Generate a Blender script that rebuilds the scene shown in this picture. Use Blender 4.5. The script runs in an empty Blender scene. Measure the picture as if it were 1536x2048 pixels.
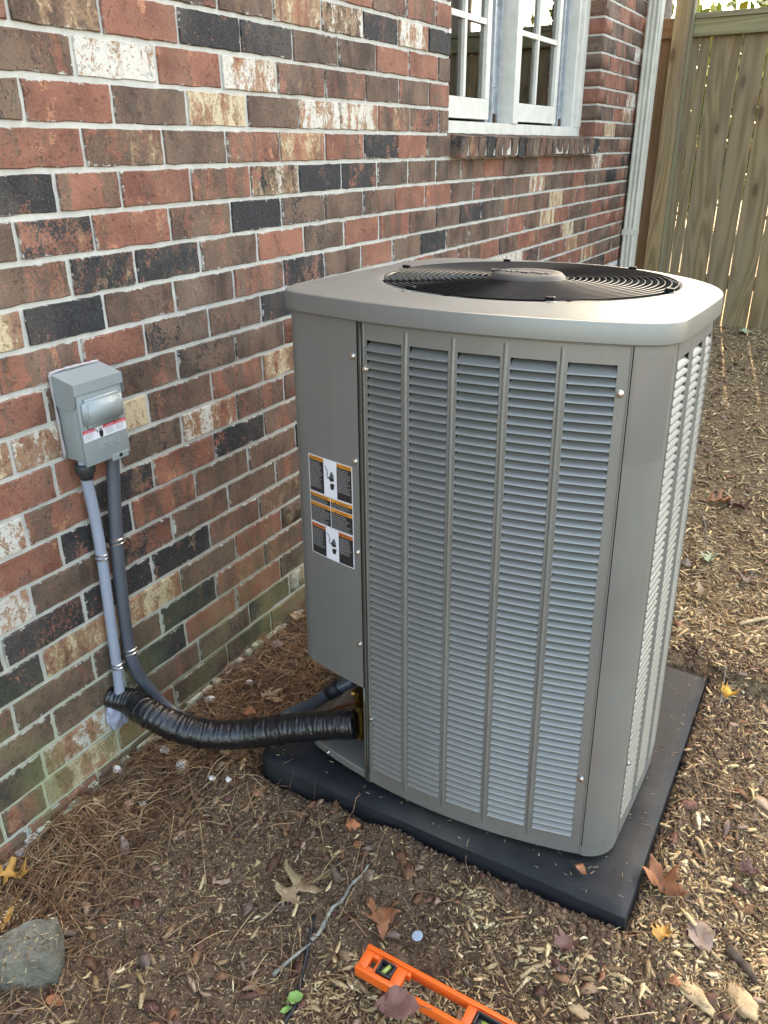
import bpy, bmesh, math, random
import numpy as np
from mathutils import Vector, Matrix, noise as mnoise

random.seed(7); rng = np.random.default_rng(7)
S = bpy.context.scene
COL = S.collection

# ------------------------------------------------------------------ camera, sky, sun, exposure
F_PX = 1584.0; YAW, PIT, ROL = -0.52879, -0.42919, -0.00988
CAM = np.array([1.3572, 0.0, 1.3651])
_f = np.array([math.sin(YAW)*math.cos(PIT), math.cos(YAW)*math.cos(PIT), math.sin(PIT)])
_r0 = np.array([math.cos(YAW), -math.sin(YAW), 0.0]); _u0 = np.cross(_r0, _f)
_r = math.cos(ROL)*_r0 + math.sin(ROL)*_u0; _u = np.cross(_r, _f)
cd = bpy.data.cameras.new('camera'); cam = bpy.data.objects.new('camera', cd); COL.objects.link(cam)
cd.sensor_fit = 'HORIZONTAL'; cd.sensor_width = 36.0; cd.lens = F_PX/1536*36
cd.clip_start = 0.02; cd.clip_end = 500
cam.matrix_world = Matrix(((_r[0], _u[0], -_f[0], CAM[0]), (_r[1], _u[1], -_f[1], CAM[1]), (_r[2], _u[2], -_f[2], CAM[2]), (0, 0, 0, 1)))
S.camera = cam

W = bpy.data.worlds.new('World'); S.world = W; W.use_nodes = True
wn = W.node_tree.nodes; wl = W.node_tree.links; wn.clear()
sky = wn.new('ShaderNodeTexSky'); sky.sky_type = 'NISHITA'; sky.sun_disc = False
SUN_EL = math.radians(44); SUN_ROT = math.atan2(-.183, .983)
sky.sun_elevation = SUN_EL; sky.sun_rotation = SUN_ROT % (2*math.pi)
sky.air_density = 1.0; sky.dust_density = 3.5; sky.ozone_density = 0.6
bg = wn.new('ShaderNodeBackground'); bg.inputs['Strength'].default_value = 0.15
wo = wn.new('ShaderNodeOutputWorld'); wl.new(sky.outputs[0], bg.inputs[0]); wl.new(bg.outputs[0], wo.inputs[0])
sl = bpy.data.lights.new('sun', 'SUN'); sl.energy = 3.0; sl.angle = math.radians(0.53); sl.color = (1, .93, .80)
sun = bpy.data.objects.new('sun', sl); COL.objects.link(sun)
sd = Vector((-.183*math.cos(SUN_EL), .983*math.cos(SUN_EL), math.sin(SUN_EL))).normalized()
sun.rotation_euler = sd.to_track_quat('Z', 'Y').to_euler(); sun.location = (0, 8, 9)
vs = S.view_settings; vs.view_transform = 'Standard'; vs.look = 'None'; vs.gamma = 1; vs.use_curve_mapping = False
vs.exposure = 3.25
vs.use_white_balance = True; vs.white_balance_temperature = 8250; vs.white_balance_tint = 6
S.render.film_transparent = False
try:
    S.cycles.max_bounces = 8; S.cycles.diffuse_bounces = 4; S.cycles.glossy_bounces = 4; S.cycles.transmission_bounces = 6
    S.cycles.sample_clamp_indirect = 6
except Exception: pass

def ray(x, y): return _f + (x-768)/F_PX*_r - (y-1024)/F_PX*_u
def on_x(x, y, X=0.0): d = ray(x, y); return CAM + d*(X-CAM[0])/d[0]
def on_y(x, y, Y): d = ray(x, y); return CAM + d*(Y-CAM[1])/d[1]
def on_z(x, y, Z): d = ray(x, y); return CAM + d*(Z-CAM[2])/d[2]

# ------------------------------------------------------------------ object helpers
def tag(o, label=None, cat=None, group=None, kind=None):
    if label: o['label'] = label
    if cat: o['category'] = cat
    if group: o['group'] = group
    if kind: o['kind'] = kind
    return o
def empty(name, loc=(0, 0, 0), label=None, cat=None, group=None):
    o = bpy.data.objects.new(name, None); o.location = loc; o.empty_display_size = .05; COL.objects.link(o)
    return tag(o, label, cat, group)
def link(name, me, mats, parent=None, smooth=False):
    o = bpy.data.objects.new(name, me)
    for m in (mats if isinstance(mats, (list, tuple)) else [mats]):
        if m.name not in [k.name for k in me.materials if k]: me.materials.append(m)
    COL.objects.link(o)
    if smooth: me.polygons.foreach_set('use_smooth', [True]*len(me.polygons))
    if parent:
        o.parent = parent
        o.matrix_parent_inverse = Matrix.Translation(-Vector(abs_loc(parent)))
    return o
def abs_loc(o):
    v = Vector(o.location)
    if o.parent: v = o.matrix_parent_inverse @ v + Vector(abs_loc(o.parent))
    return v
def mesh_np(name, verts, faces, cols=None):
    """faces: list of equal-length int arrays (n,k); cols per-vertex rgb"""
    me = bpy.data.meshes.new(name); verts = np.asarray(verts, dtype=np.float32)
    me.vertices.add(len(verts)); me.vertices.foreach_set('co', verts.ravel())
    idx = np.concatenate([f.ravel() for f in faces]).astype(np.int32)
    tot = np.concatenate([np.full(len(f), f.shape[1]) for f in faces]).astype(np.int32)
    st = np.concatenate([[0], np.cumsum(tot)[:-1]]).astype(np.int32)
    me.loops.add(len(idx)); me.loops.foreach_set('vertex_index', idx)
    me.polygons.add(len(tot)); me.polygons.foreach_set('loop_start', st); me.polygons.foreach_set('loop_total', tot)
    me.update(calc_edges=True)
    if cols is not None:
        a = me.color_attributes.new('col', 'FLOAT_COLOR', 'POINT')
        c = np.ones((len(verts), 4), dtype=np.float32); c[:, :3] = cols; a.data.foreach_set('color', c.ravel())
    return me
class MB:
    """collects simple shapes into one mesh"""
    def __init__(s): s.v = []; s.f = []; s.m = []; s.mi = 0
    def add(s, vs, fs):
        b = len(s.v); s.v += [tuple(v) for v in vs]; s.f += [tuple(b+i for i in f) for f in fs]; s.m += [s.mi]*len(fs)
    def box(s, x0, x1, y0, y1, z0, z1):
        s.add([(x0,y0,z0),(x1,y0,z0),(x1,y1,z0),(x0,y1,z0),(x0,y0,z1),(x1,y0,z1),(x1,y1,z1),(x0,y1,z1)],
              [(0,3,2,1),(4,5,6,7),(0,1,5,4),(1,2,6,5),(2,3,7,6),(3,0,4,7)])
    def bbox(s, x0, x1, y0, y1, z0, z1, b):
        bm = bmesh.new(); bmesh.ops.create_cube(bm, size=1)
        for v in bm.verts: v.co = ((x0+x1)/2+v.co.x*(x1-x0), (y0+y1)/2+v.co.y*(y1-y0), (z0+z1)/2+v.co.z*(z1-z0))
        bmesh.ops.bevel(bm, geom=list(bm.edges), offset=b, segments=2, affect='EDGES', profile=.5)
        s.add([v.co[:] for v in bm.verts], [[v.index for v in f.verts] for f in bm.faces]); bm.free()
    def tube(s, pts, r, n=12, cap=True, closed=False, rf=None):
        pts = [Vector(p) for p in pts]; N = len(pts); base = len(s.v); up = None; fr = []
        for i in range(N):
            t = (pts[(i+1) % N]-pts[i-1]) if closed else (pts[min(i+1, N-1)]-pts[max(i-1, 0)])
            t.normalize()
            if up is None: up = t.orthogonal().normalized() if abs(t.z) > .9 else Vector((0, 0, 1))
            a = up - t*up.dot(t)
            if a.length < 1e-6: a = t.orthogonal()
            a.normalize(); up = a; b = t.cross(a); fr.append((a, b))
        for i in range(N):
            a, b = fr[i]
            for k in range(n):
                th = 2*math.pi*k/n; rr = (r[i] if isinstance(r, (list, tuple)) else r)*(rf(i, th) if rf else 1)
                s.v.append(tuple(pts[i] + a*math.cos(th)*rr + b*math.sin(th)*rr))
        for i in range(N if closed else N-1):
            j = (i+1) % N
            for k in range(n):
                k2 = (k+1) % n
                s.f.append((base+i*n+k, base+i*n+k2, base+j*n+k2, base+j*n+k)); s.m.append(s.mi)
        if cap and not closed:
            s.f.append(tuple(base+k for k in range(n))[::-1]); s.f.append(tuple(base+(N-1)*n+k for k in range(n))); s.m += [s.mi]*2
    def lathe(s, prof, c, n=32, axis='Z'):
        base = len(s.v); c = Vector(c)
        for (r, h) in prof:
            for k in range(n):
                a = 2*math.pi*k/n; x, y = r*math.cos(a), r*math.sin(a)
                p = {'Z': (x, y, h), 'X': (h, x, y), 'Y': (x, -h, y)}[axis]
                s.v.append(tuple(c+Vector(p)))
        for i in range(len(prof)-1):
            for k in range(n):
                k2 = (k+1) % n
                s.f.append((base+i*n+k, base+i*n+k2, base+(i+1)*n+k2, base+(i+1)*n+k)); s.m.append(s.mi)
        s.f.append(tuple(base+k for k in range(n))[::-1]); s.f.append(tuple(base+(len(prof)-1)*n+k for k in range(n))); s.m += [s.mi]*2
    def mesh(s, name, recalc=False):
        me = bpy.data.meshes.new(name); me.from_pydata(s.v, [], s.f); me.polygons.foreach_set('material_index', s.m)
        if recalc:
            bm = bmesh.new(); bm.from_mesh(me); bmesh.ops.recalc_face_normals(bm, faces=list(bm.faces)); bm.to_mesh(me); bm.free()
        me.update(); return me
    def build(s, name, mats, parent=None, smooth=False, recalc=False):
        me = s.mesh(name, recalc)
        return link(name, me, mats, parent, smooth)
def autosmooth(o, deg=35):
    me = o.data; bm = bmesh.new(); bm.from_mesh(me)
    for f in bm.faces: f.smooth = True
    for e in bm.edges:
        if len(e.link_faces) == 2 and e.calc_face_angle(0) > math.radians(deg): e.smooth = False
    bm.to_mesh(me); bm.free(); return o
def smooth_path(pts, n=8):
    pts = [Vector(p) for p in pts]; out = []
    P = [pts[0]*2-pts[1]] + pts + [pts[-1]*2-pts[-2]]
    for i in range(1, len(P)-2):
        for k in range(n):
            t = k/n; a, b, c, d = P[i-1], P[i], P[i+1], P[i+2]
            out.append(.5*((2*b)+(-a+c)*t+(2*a-5*b+4*c-d)*t*t+(-a+3*b-3*c+d)*t**3))
    out.append(pts[-1]); return out

# ------------------------------------------------------------------ materials
def srgb(r, g, b):
    f = lambda c: (c/255/12.92) if c/255 <= .04045 else ((c/255+.055)/1.055)**2.4
    return (f(r), f(g), f(b), 1)
class NT:
    def __init__(s, name):
        s.m = bpy.data.materials.new(name); s.m.use_nodes = True; s.t = s.m.node_tree; s.n = s.t.nodes
        s.b = s.n['Principled BSDF']; s.out = s.n['Material Output']
    def new(s, t, **k):
        n = s.n.new(t)
        for a, v in k.items(): setattr(n, a, v)
        return n
    def L(s, a, b): s.t.links.new(a, b)
    def setv(s, sock, v):
        if isinstance(v, bpy.types.NodeSocket): s.L(v, sock)
        elif v is not None: sock.default_value = v
    def pos(s): return s.new('ShaderNodeNewGeometry').outputs['Position']
    def obj(s): return s.new('ShaderNodeTexCoord').outputs['Object']
    def mapv(s, v, scale=(1, 1, 1), loc=(0, 0, 0), rot=(0, 0, 0)):
        m = s.new('ShaderNodeMapping'); s.setv(m.inputs[0], v); m.inputs['Scale'].default_value = scale
        m.inputs['Location'].default_value = loc; m.inputs['Rotation'].default_value = rot; return m.outputs[0]
    def noise(s, v, scale=5, detail=4, rough=.55, dist=0, out=0):
        n = s.new('ShaderNodeTexNoise'); s.setv(n.inputs['Vector'], v); n.inputs['Scale'].default_value = scale
        n.inputs['Detail'].default_value = detail; n.inputs['Roughness'].default_value = rough; n.inputs['Distortion'].default_value = dist
        return n.outputs[out]
    def ramp(s, v, stops, interp='LINEAR'):
        r = s.new('ShaderNodeValToRGB'); s.setv(r.inputs[0], v); e = r.color_ramp.elements; r.color_ramp.interpolation = interp
        while len(e) < len(stops): e.new(.5)
        for k, (p, c) in enumerate(stops):
            e[k].position = p; e[k].color = c if hasattr(c, '__len__') else (c, c, c, 1)
        return r.outputs[0]
    def math(s, op, a, b=None, c=None, clamp=False):
        m = s.new('ShaderNodeMath', operation=op, use_clamp=clamp); s.setv(m.inputs[0], a)
        if b is not None: s.setv(m.inputs[1], b)
        if c is not None: s.setv(m.inputs[2], c)
        return m.outputs[0]
    def mix(s, f, a, b, mode='MIX'):
        m = s.new('ShaderNodeMix', data_type='RGBA', blend_type=mode); s.setv(m.inputs[0], f); s.setv(m.inputs[6], a); s.setv(m.inputs[7], b); return m.outputs[2]
    def smooth(s, v, a, b):
        m = s.new('ShaderNodeMapRange', interpolation_type='SMOOTHSTEP'); s.setv(m.inputs[0], v); s.setv(m.inputs[1], a); s.setv(m.inputs[2], b); return m.outputs[0]
    def bump(s, h, strength=.3, dist=.002, prev=None):
        b = s.new('ShaderNodeBump'); s.setv(b.inputs['Height'], h); b.inputs['Strength'].default_value = strength; b.inputs['Distance'].default_value = dist
        if prev is not None: s.L(prev, b.inputs['Normal'])
        return b.outputs[0]
    def xyz(s, v):
        n = s.new('ShaderNodeSeparateXYZ'); s.setv(n.inputs[0], v); return n.outputs
    def fin(s, color=None, rough=None, metal=None, normal=None, spec=None):
        for k, v in (('Base Color', color), ('Roughness', rough), ('Metallic', metal), ('Normal', normal), ('Specular IOR Level', spec)):
            if v is not None: s.setv(s.b.inputs[k], v)
        return s.m

def simple(name, c, rough=.5, metal=0, nscale=60, nstr=.0, var=.12, coat=0, dist=.001, vscale=6):
    t = NT(name); p = t.pos()
    v = t.noise(p, vscale, 5)
    col = t.mix(t.ramp(v, [(.3, 0.0), (.7, 1.0)]), tuple(x*(1-var) for x in c[:3])+(1,), tuple(min(1, x*(1+var)) for x in c[:3])+(1,))
    nrm = t.bump(t.noise(p, nscale, 3), nstr, dist) if nstr else None
    t.fin(col, rough, metal, nrm)
    if coat: t.b.inputs['Coat Weight'].default_value = coat
    return t.m

# ---- brick: tone parameters come from object properties (loose bricks) or mesh attributes (joined bricks)
def brick_material(name, mode):
    t = NT(name); p = t.pos()
    if mode != 'mesh':
        A = t.new('ShaderNodeAttribute', attribute_type='OBJECT', attribute_name='tone')
        Bn = t.new('ShaderNodeAttribute', attribute_type='OBJECT', attribute_name='tone_two')
    else:
        A = t.new('ShaderNodeAttribute', attribute_name='tone'); Bn = t.new('ShaderNodeAttribute', attribute_name='tone_two')
    a = t.xyz(A.outputs['Vector']); b = t.xyz(Bn.outputs['Vector'])
    black, white, brown = a[0], a[1], a[2]; streak, cream, seed = b[0], b[1], b[2]
    off = t.new('ShaderNodeCombineXYZ'); t.L(t.math('MULTIPLY', seed, 37.0), off.inputs[0]); t.L(t.math('MULTIPLY', seed, 91.0), off.inputs[1]); t.L(t.math('MULTIPLY', seed, 17.0), off.inputs[2])
    pv = t.new('ShaderNodeVectorMath', operation='ADD'); t.L(p, pv.inputs[0]); t.L(off.outputs[0], pv.inputs[1]); P = pv.outputs[0]
    warp = t.new('ShaderNodeVectorMath', operation='SCALE'); wsub = t.new('ShaderNodeVectorMath', operation='SUBTRACT')
    nz = t.new('ShaderNodeTexNoise'); t.L(P, nz.inputs['Vector']); nz.inputs['Scale'].default_value = 34; nz.inputs['Detail'].default_value = 4
    t.L(nz.outputs['Color'], wsub.inputs[0]); wsub.inputs[1].default_value = (.5, .5, .5)
    t.L(wsub.outputs[0], warp.inputs[0]); warp.inputs['Scale'].default_value = .05
    pw = t.new('ShaderNodeVectorMath', operation='ADD'); t.L(P, pw.inputs[0]); t.L(warp.outputs[0], pw.inputs[1]); PW = pw.outputs[0]
    st = lambda v, k=2.3: t.math('ADD', t.math('MULTIPLY', t.math('SUBTRACT', v, .5), k), .5)      # stretch noise to 0..1
    vert = st(t.noise(t.mapv(PW, (1, 26, 2.6)), 1.0, 5, .62))          # vertical extrusion streaks
    blot = st(t.noise(PW, 17, 7, .66))                                  # blotches
    blot2 = st(t.noise(t.mapv(PW, (1, 1.5, 1), (3, 9, 4)), 13, 8, .70))
    fine = t.noise(P, 160, 4, .65); grit = t.noise(P, 520, 3, .7)
    tonal = st(t.noise(P, 9, 3, .5)); spk = t.noise(P, 95, 5, .75)
    sv = t.math('ADD', t.math('MULTIPLY', vert, streak), t.math('MULTIPLY', blot, t.math('SUBTRACT', 1.0, streak)))
    sv = t.math('ADD', sv, t.math('MULTIPLY', t.math('SUBTRACT', fine, .5), .95))
    red = t.mix(t.ramp(tonal, [(.1, 0.), (.9, 1.)]), (.160, .060, .040, 1), (.285, .118, .076, 1))
    orange = (.42, .19, .105, 1)
    base = t.mix(t.math('MULTIPLY', t.smooth(blot2, .70, .82), .8), red, orange)
    brn = t.mix(t.ramp(tonal, [(.1, 0.), (.9, 1.)]), (.052, .032, .024, 1), (.155, .098, .067, 1))
    brn = t.mix(t.math('MULTIPLY', t.smooth(vert, .55, .75), .5), brn, (.17, .098, .064, 1))
    thb = t.math('SUBTRACT', 1.06, t.math('MULTIPLY', brown, 1.12))
    base = t.mix(t.smooth(sv, t.math('SUBTRACT', thb, .10), t.math('ADD', thb, .14)), base, brn)
    thk = t.math('SUBTRACT', 1.10, t.math('MULTIPLY', black, 1.05))
    kv = t.math('ADD', t.math('ADD', t.math('MULTIPLY', blot2, .55), t.math('MULTIPLY', sv, .45)), t.math('MULTIPLY', t.math('SUBTRACT', fine, .5), .5))
    kcol = t.mix(t.ramp(fine, [(.35, 0.), (.7, 1.)]), (.010, .0105, .013, 1), (.036, .036, .038, 1))
    base = t.mix(t.smooth(kv, t.math('SUBTRACT', thk, .05), t.math('ADD', thk, .10)), base, kcol)
    wv = t.math('ADD', t.math('MULTIPLY', st(t.noise(t.mapv(PW, (1, 2.0, .7), (11, 2, 7)), 14, 9, .74)), .55), t.math('MULTIPLY', vert, .30))
    wv = t.math('ADD', wv, t.math('MULTIPLY', st(fine), .15))
    thw = t.math('SUBTRACT', 1.03, t.math('MULTIPLY', white, .68))
    wcol = t.mix(cream, (.56, .55, .51, 1), (.50, .40, .25, 1))
    halo = t.smooth(wv, t.math('SUBTRACT', thw, .16), thw)
    base = t.mix(t.math('MULTIPLY', halo, .6), base, (.37, .235, .13, 1))
    wm = t.math('MULTIPLY', t.smooth(wv, thw, t.math('ADD', thw, .10)), t.smooth(spk, .64, .57))
    base = t.mix(wm, base, wcol)
    base = t.mix(t.smooth(grit, .70, .75), base, (.60, .54, .46, 1))   # mortar specks
    smr = t.math('MULTIPLY', t.smooth(t.noise(p, 7.5, 8, .8), .66, .72), .75)
    base = t.mix(smr, base, (.45, .42, .37, 1))
    if mode == 'obj':
        oc = t.xyz(t.obj()); ab = lambda v: t.math('ABSOLUTE', v)
        dy = t.math('MULTIPLY', t.math('SUBTRACT', .5, ab(oc[1])), .19); dz = t.math('MULTIPLY', t.math('SUBTRACT', .5, ab(oc[2])), .068)
        ed = t.math('MINIMUM', dy, dz); en = t.math('MULTIPLY', t.math('SUBTRACT', t.noise(p, 48, 7, .78), t.math('ADD', .50, t.math('MULTIPLY', t.smooth(t.noise(p, 7, 3), .35, .6), .09))), .045)
        base = t.mix(t.smooth(t.math('SUBTRACT', en, ed), -.0012, .0004), base, (.43, .41, .365, 1))
    dirt = t.noise(t.mapv(p, (1, 1, .6)), 4.5, 9, .72)
    base = t.mix(t.math('MULTIPLY', t.smooth(dirt, .48, .66), .16), base, (.27, .215, .165, 1))
    base = t.mix(t.math('MULTIPLY', t.smooth(t.noise(p, 230, 3, .7), .60, .70), .30), base, (.40, .34, .28, 1))
    g = t.xyz(p)[2]
    alg = t.math('MULTIPLY', t.smooth(g, .50, .05), t.smooth(t.noise(p, 6, 5, .6), .35, .7))
    base = t.mix(t.math('MULTIPLY', alg, .68), base, (.15, .16, .065, 1))
    h = t.math('ADD', t.math('MULTIPLY', blot2, .5), t.math('ADD', t.math('MULTIPLY', fine, .45), t.math('MULTIPLY', grit, .2)))
    h = t.math('ADD', h, t.math('MULTIPLY', vert, .22))
    pit = t.smooth(t.noise(P, 75, 5, .7), .70, .58)
    n1 = t.bump(t.math('ADD', h, t.math('MULTIPLY', pit, .5)), 1.0, .005)
    return t.fin(base, t.math('ADD', .72, t.math('MULTIPLY', fine, .2)), 0, n1, .35)
M = {}
M['brick'] = brick_material('brick_face', 'obj'); M['brick_plain'] = brick_material('brick_return', 'objplain'); M['brick_far'] = brick_material('brick_field', 'mesh')
def mortar():
    t = NT('mortar'); p = t.pos(); g = t.xyz(p)[2]
    n = t.noise(p, 26, 6, .65); f = t.noise(p, 240, 4, .7)
    c = t.mix(t.ramp(n, [(.25, 0.), (.75, 1.)]), (.37, .355, .315, 1), (.54, .525, .475, 1))
    c = t.mix(t.smooth(f, .62, .72), c, (.30, .27, .22, 1))
    alg = t.math('MULTIPLY', t.smooth(g, .50, .05), t.smooth(t.noise(p, 8, 5, .6), .30, .62))
    c = t.mix(t.math('MULTIPLY', alg, .62), c, (.33, .36, .16, 1))
    h = t.math('ADD', t.math('MULTIPLY', n, .8), t.math('MULTIPLY', f, .35))
    return t.fin(c, .92, 0, t.bump(h, .7, .004), .25)
M['mortar'] = mortar()
def paint(name, c=(.198, .199, .184), metal=.40, rough=.37):
    t = NT(name); p = t.pos()
    v = t.noise(p, 3.5, 4, .5); sp = t.noise(p, 900, 2, .6)
    col = t.mix(t.ramp(v, [(.3, 0.), (.7, 1.)]), tuple(k*.94 for k in c)+(1,), tuple(k*1.06 for k in c)+(1,))
    col = t.mix(t.smooth(t.noise(p, 55, 6, .7), .66, .74), col, (.20, .18, .15, 1))
    zz = t.xyz(p)[2]; run = t.noise(t.mapv(p, (28, 28, 1.6)), 1.0, 5, .6)
    col = t.mix(t.math('MULTIPLY', t.math('MULTIPLY', t.smooth(zz, .30, .08), t.smooth(t.noise(p, 38, 7, .75), .45, .68)), .5), col, (.20, .15, .10, 1))
    col = t.mix(t.math('MULTIPLY', t.smooth(run, .56, .72), .16), col, (.30, .28, .24, 1))
    r = t.math('ADD', rough-.05, t.math('MULTIPLY', t.noise(p, 14, 5, .6), .14))
    n = t.bump(sp, .06, .0006); n = t.bump(t.noise(p, 9, 3), .05, .003, n)
    t.fin(col, r, metal, n, .5); return t.m
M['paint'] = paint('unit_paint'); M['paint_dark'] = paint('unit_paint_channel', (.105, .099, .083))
M['box_paint'] = paint('disconnect_paint', (.245, .28, .28), .1, .40)
M['box_raised'] = paint('disconnect_paint_raised', (.34, .375, .375), .1, .38)
M['plate'] = simple('badge_plate', (.205, .204, .196), .31, .48, var=.05)
M['galv'] = simple('zinc_steel', (.62, .62, .60), .26, 1, 300, .15, .15)
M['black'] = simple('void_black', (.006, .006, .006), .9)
M['wire'] = simple('grille_wire', (.004, .0045, .006), .32, 0, var=.05)
M['wire'].node_tree.nodes['Principled BSDF'].inputs['Specular IOR Level'].default_value = .18
M['hub'] = simple('hub_plastic', (.022, .024, .025), .55, 0, 500, .15)
M['hubmark'] = simple('hub_mark', (.018, .018, .02), .5)
M['blade'] = simple('fan_blade_metal', (.16, .165, .165), .42, .5)
M['brass'] = simple('brass', (.24, .15, .04), .45, 1, 120, .2)
M['copper'] = simple('copper', (.42, .17, .09), .4, 1, 90, .2)
def coil():
    t = NT('coil_fins'); p = t.pos(); z = t.xyz(p)
    w = t.new('ShaderNodeTexWave', wave_type='BANDS', bands_direction='Z'); t.L(p, w.inputs[0]); w.inputs['Scale'].default_value = 60
    c = t.mix(w.outputs[1], (.010, .010, .010, 1), (.045, .045, .047, 1)); return t.fin(c, .6, .4)
M['coil'] = coil()
def pad():
    t = NT('pad_plastic'); p = t.pos()
    n = t.noise(p, 7, 6, .62); f = t.noise(p, 130, 5, .7); s2 = t.noise(t.mapv(p, (1, 1, 1), (4, 2, 0)), 3.2, 4, .5)
    c = t.mix(t.ramp(n, [(.3, 0.), (.75, 1.)]), (.007, .008, .010, 1), (.019, .021, .024, 1))
    nz = t.xyz(t.new('ShaderNodeNewGeometry').outputs['Normal'])[2]
    dust = t.math('MULTIPLY', t.smooth(s2, .45, .72), t.smooth(nz, .3, .9))
    c = t.mix(t.math('MULTIPLY', dust, .42), c, (.11, .10, .085, 1))
    xx = t.xyz(p)[0]
    c = t.mix(t.math('MULTIPLY', t.smooth(f, .70, .74), .7), c, (.30, .24, .16, 1))
    h = t.math('ADD', t.math('MULTIPLY', n, 1.0), t.math('MULTIPLY', t.noise(p, 900, 2), .12))
    return t.fin(c, t.math('ADD', .48, t.math('MULTIPLY', n, .25)), 0, t.bump(h, .5, .004), .28)
M['pad'] = pad()
M['conduit'] = simple('conduit_light', (.245, .275, .34), .42, 0, 260, .25, .10, .1)
M['conduit_dark'] = simple('conduit_dark', (.068, .077, .095), .4, 0, 260, .25, .15, .1)
M['foam'] = simple('duct_seal', (.27, .29, .37), .55, 0, 45, .8, .2, 0, .006)
def tape():
    t = NT('black_tape'); p = t.obj()
    n = t.noise(p, 60, 6, .65, .6); n2 = t.noise(p, 220, 3, .6)
    return t.fin((.006, .0065, .008, 1), .20, 0, t.bump(t.math('ADD', n, t.math('MULTIPLY', n2, .3)), .55, .004), .6)
M['tape'] = tape()
def whitewood():
    t = NT('window_paint'); p = t.pos()
    n = t.noise(p, 18, 7, .7); f = t.noise(t.mapv(p, (8, 8, 1)), 22, 5, .7)
    c = t.mix(t.ramp(n, [(.25, 0.), (.8, 1.)]), (.46, .445, .39, 1), (.66, .64, .575, 1))
    c = t.mix(t.smooth(f, .66, .74), c, (.22, .20, .165, 1))
    return t.fin(c, .5, 0, t.bump(f, .25, .002), .4)
M['wwood'] = whitewood()
M['wmetal'] = simple('track_metal', (.36, .38, .40), .4, .3, 60, .3, .25, vscale=30)
def glass():
    t = NT('pane_glass'); t.fin((.85, .88, .88, 1), .015, 0, t.bump(t.noise(t.pos(), 3.0, 2), .05, .01))
    tr = t.new('ShaderNodeBsdfTransparent'); tr.inputs[0].default_value = (.75, .8, .8, 1)
    gl = t.new('ShaderNodeBsdfGlossy'); gl.inputs['Roughness'].default_value = .01
    t.L(t.bump(t.noise(t.pos(), 3.0, 2), .06, .01), gl.inputs['Normal'])
    fr = t.new('ShaderNodeFresnel'); fr.inputs[0].default_value = 2.6
    mx = t.new('ShaderNodeMixShader'); t.L(t.math('MULTIPLY', fr.outputs[0], 1.3, clamp=True), mx.inputs[0]); t.L(tr.outputs[0], mx.inputs[1]); t.L(gl.outputs[0], mx.inputs[2])
    t.L(mx.outputs[0], t.out.inputs[0]); return t.m
M['glass'] = glass()
M['interior'] = simple('room_wall', (.16, .13, .105), .9)
M['blind'] = simple('blind_slat', (.55, .54, .50), .6)
M['dspout'] = simple('downspout_paint', (.46, .445, .375), .5, 0, 40, .15, .12, vscale=14)
def wood(name, c0, c1, knot=True):
    t = NT(name); p = t.obj(); sd = t.new('ShaderNodeObjectInfo').outputs['Random']
    off = t.new('ShaderNodeCombineXYZ'); t.L(t.math('MULTIPLY', sd, 50.), off.inputs[0]); t.L(t.math('MULTIPLY', sd, 31.), off.inputs[2])
    a = t.new('ShaderNodeVectorMath', operation='ADD'); t.L(p, a.inputs[0]); t.L(off.outputs[0], a.inputs[1]); P = a.outputs[0]
    d = t.noise(t.mapv(P, (5, 5, .9)), 1.0, 3, .5)
    rn = t.noise(t.mapv(P, (5.5, 5.5, .42)), 1.0, 2, .45, .4)
    rg = t.math('MULTIPLY', t.math('ADD', t.math('SINE', t.math('MULTIPLY', rn, 95.)), 1.), .5)
    fib = t.noise(t.mapv(P, (150, 150, 4)), 1.0, 4, .6)
    big = t.noise(t.mapv(P, (9, 9, .8)), 1, 5, .6)
    c = t.mix(t.math('MULTIPLY', rg, .8), c1, c0)
    c = t.mix(t.math('MULTIPLY', t.smooth(big, .42, .68), .5), c, (.19, .15, .105, 1))
    c = t.mix(t.math('MULTIPLY', t.smooth(d, .50, .74), .26), c, (.185, .18, .085, 1))
    c = t.mix(t.math('MULTIPLY', t.smooth(fib, .5, .7), .25), c, (.12, .085, .05, 1))
    if knot:
        v = t.new('ShaderNodeTexVoronoi', feature='F1'); v.inputs['Scale'].default_value = 1; t.L(t.mapv(P, (6.5, 6.5, 2.6)), v.inputs['Vector'])
        v.inputs['Randomness'].default_value = 1
        c = t.mix(t.smooth(v.outputs['Distance'], .13, .07), c, (.055, .032, .018, 1))
        c = t.mix(t.math('MULTIPLY', t.smooth(v.outputs['Distance'], .24, .12), .45), c, (.15, .09, .045, 1))
    c = t.mix(t.math('MULTIPLY', t.math('FRACT', t.math('MULTIPLY', sd, 7.3)), .45), c, (.145, .125, .10, 1))
    h = t.math('ADD', t.math('MULTIPLY', fib, .6), t.math('MULTIPLY', rg, .22))
    return t.fin(c, .82, 0, t.bump(h, .35, .002), .3)
M['fence'] = wood('fence_wood', (.125, .082, .038, 1), (.245, .175, .090, 1))
M['fence_dark'] = wood('fence_wood_brown', (.12, .062, .026, 1), (.20, .105, .045, 1), False)
M['rail'] = wood('rail_wood', (.15, .135, .07, 1), (.25, .22, .115, 1), False)
def litter(name, rough=.85, bs=.4, trans=0):
    t = NT(name); a = t.new('ShaderNodeAttribute', attribute_name='col'); p = t.pos()
    n = t.noise(p, 170, 4, .65)
    c = t.mix(1.0, a.outputs['Color'], t.ramp(n, [(.25, (.55, .53, .5, 1)), (.75, (1.25, 1.25, 1.25, 1))]), 'MULTIPLY')
    t.fin(c, rough, 0, t.bump(n, bs, .002), .25)
    return t.m
M['litter'] = litter('mulch_litter'); M['needle'] = litter('needle_straw', .7); M['clod'] = litter('soil_clod', .95, .8)
M['leafgreen'] = litter('tree_foliage', .5, .1)
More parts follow.
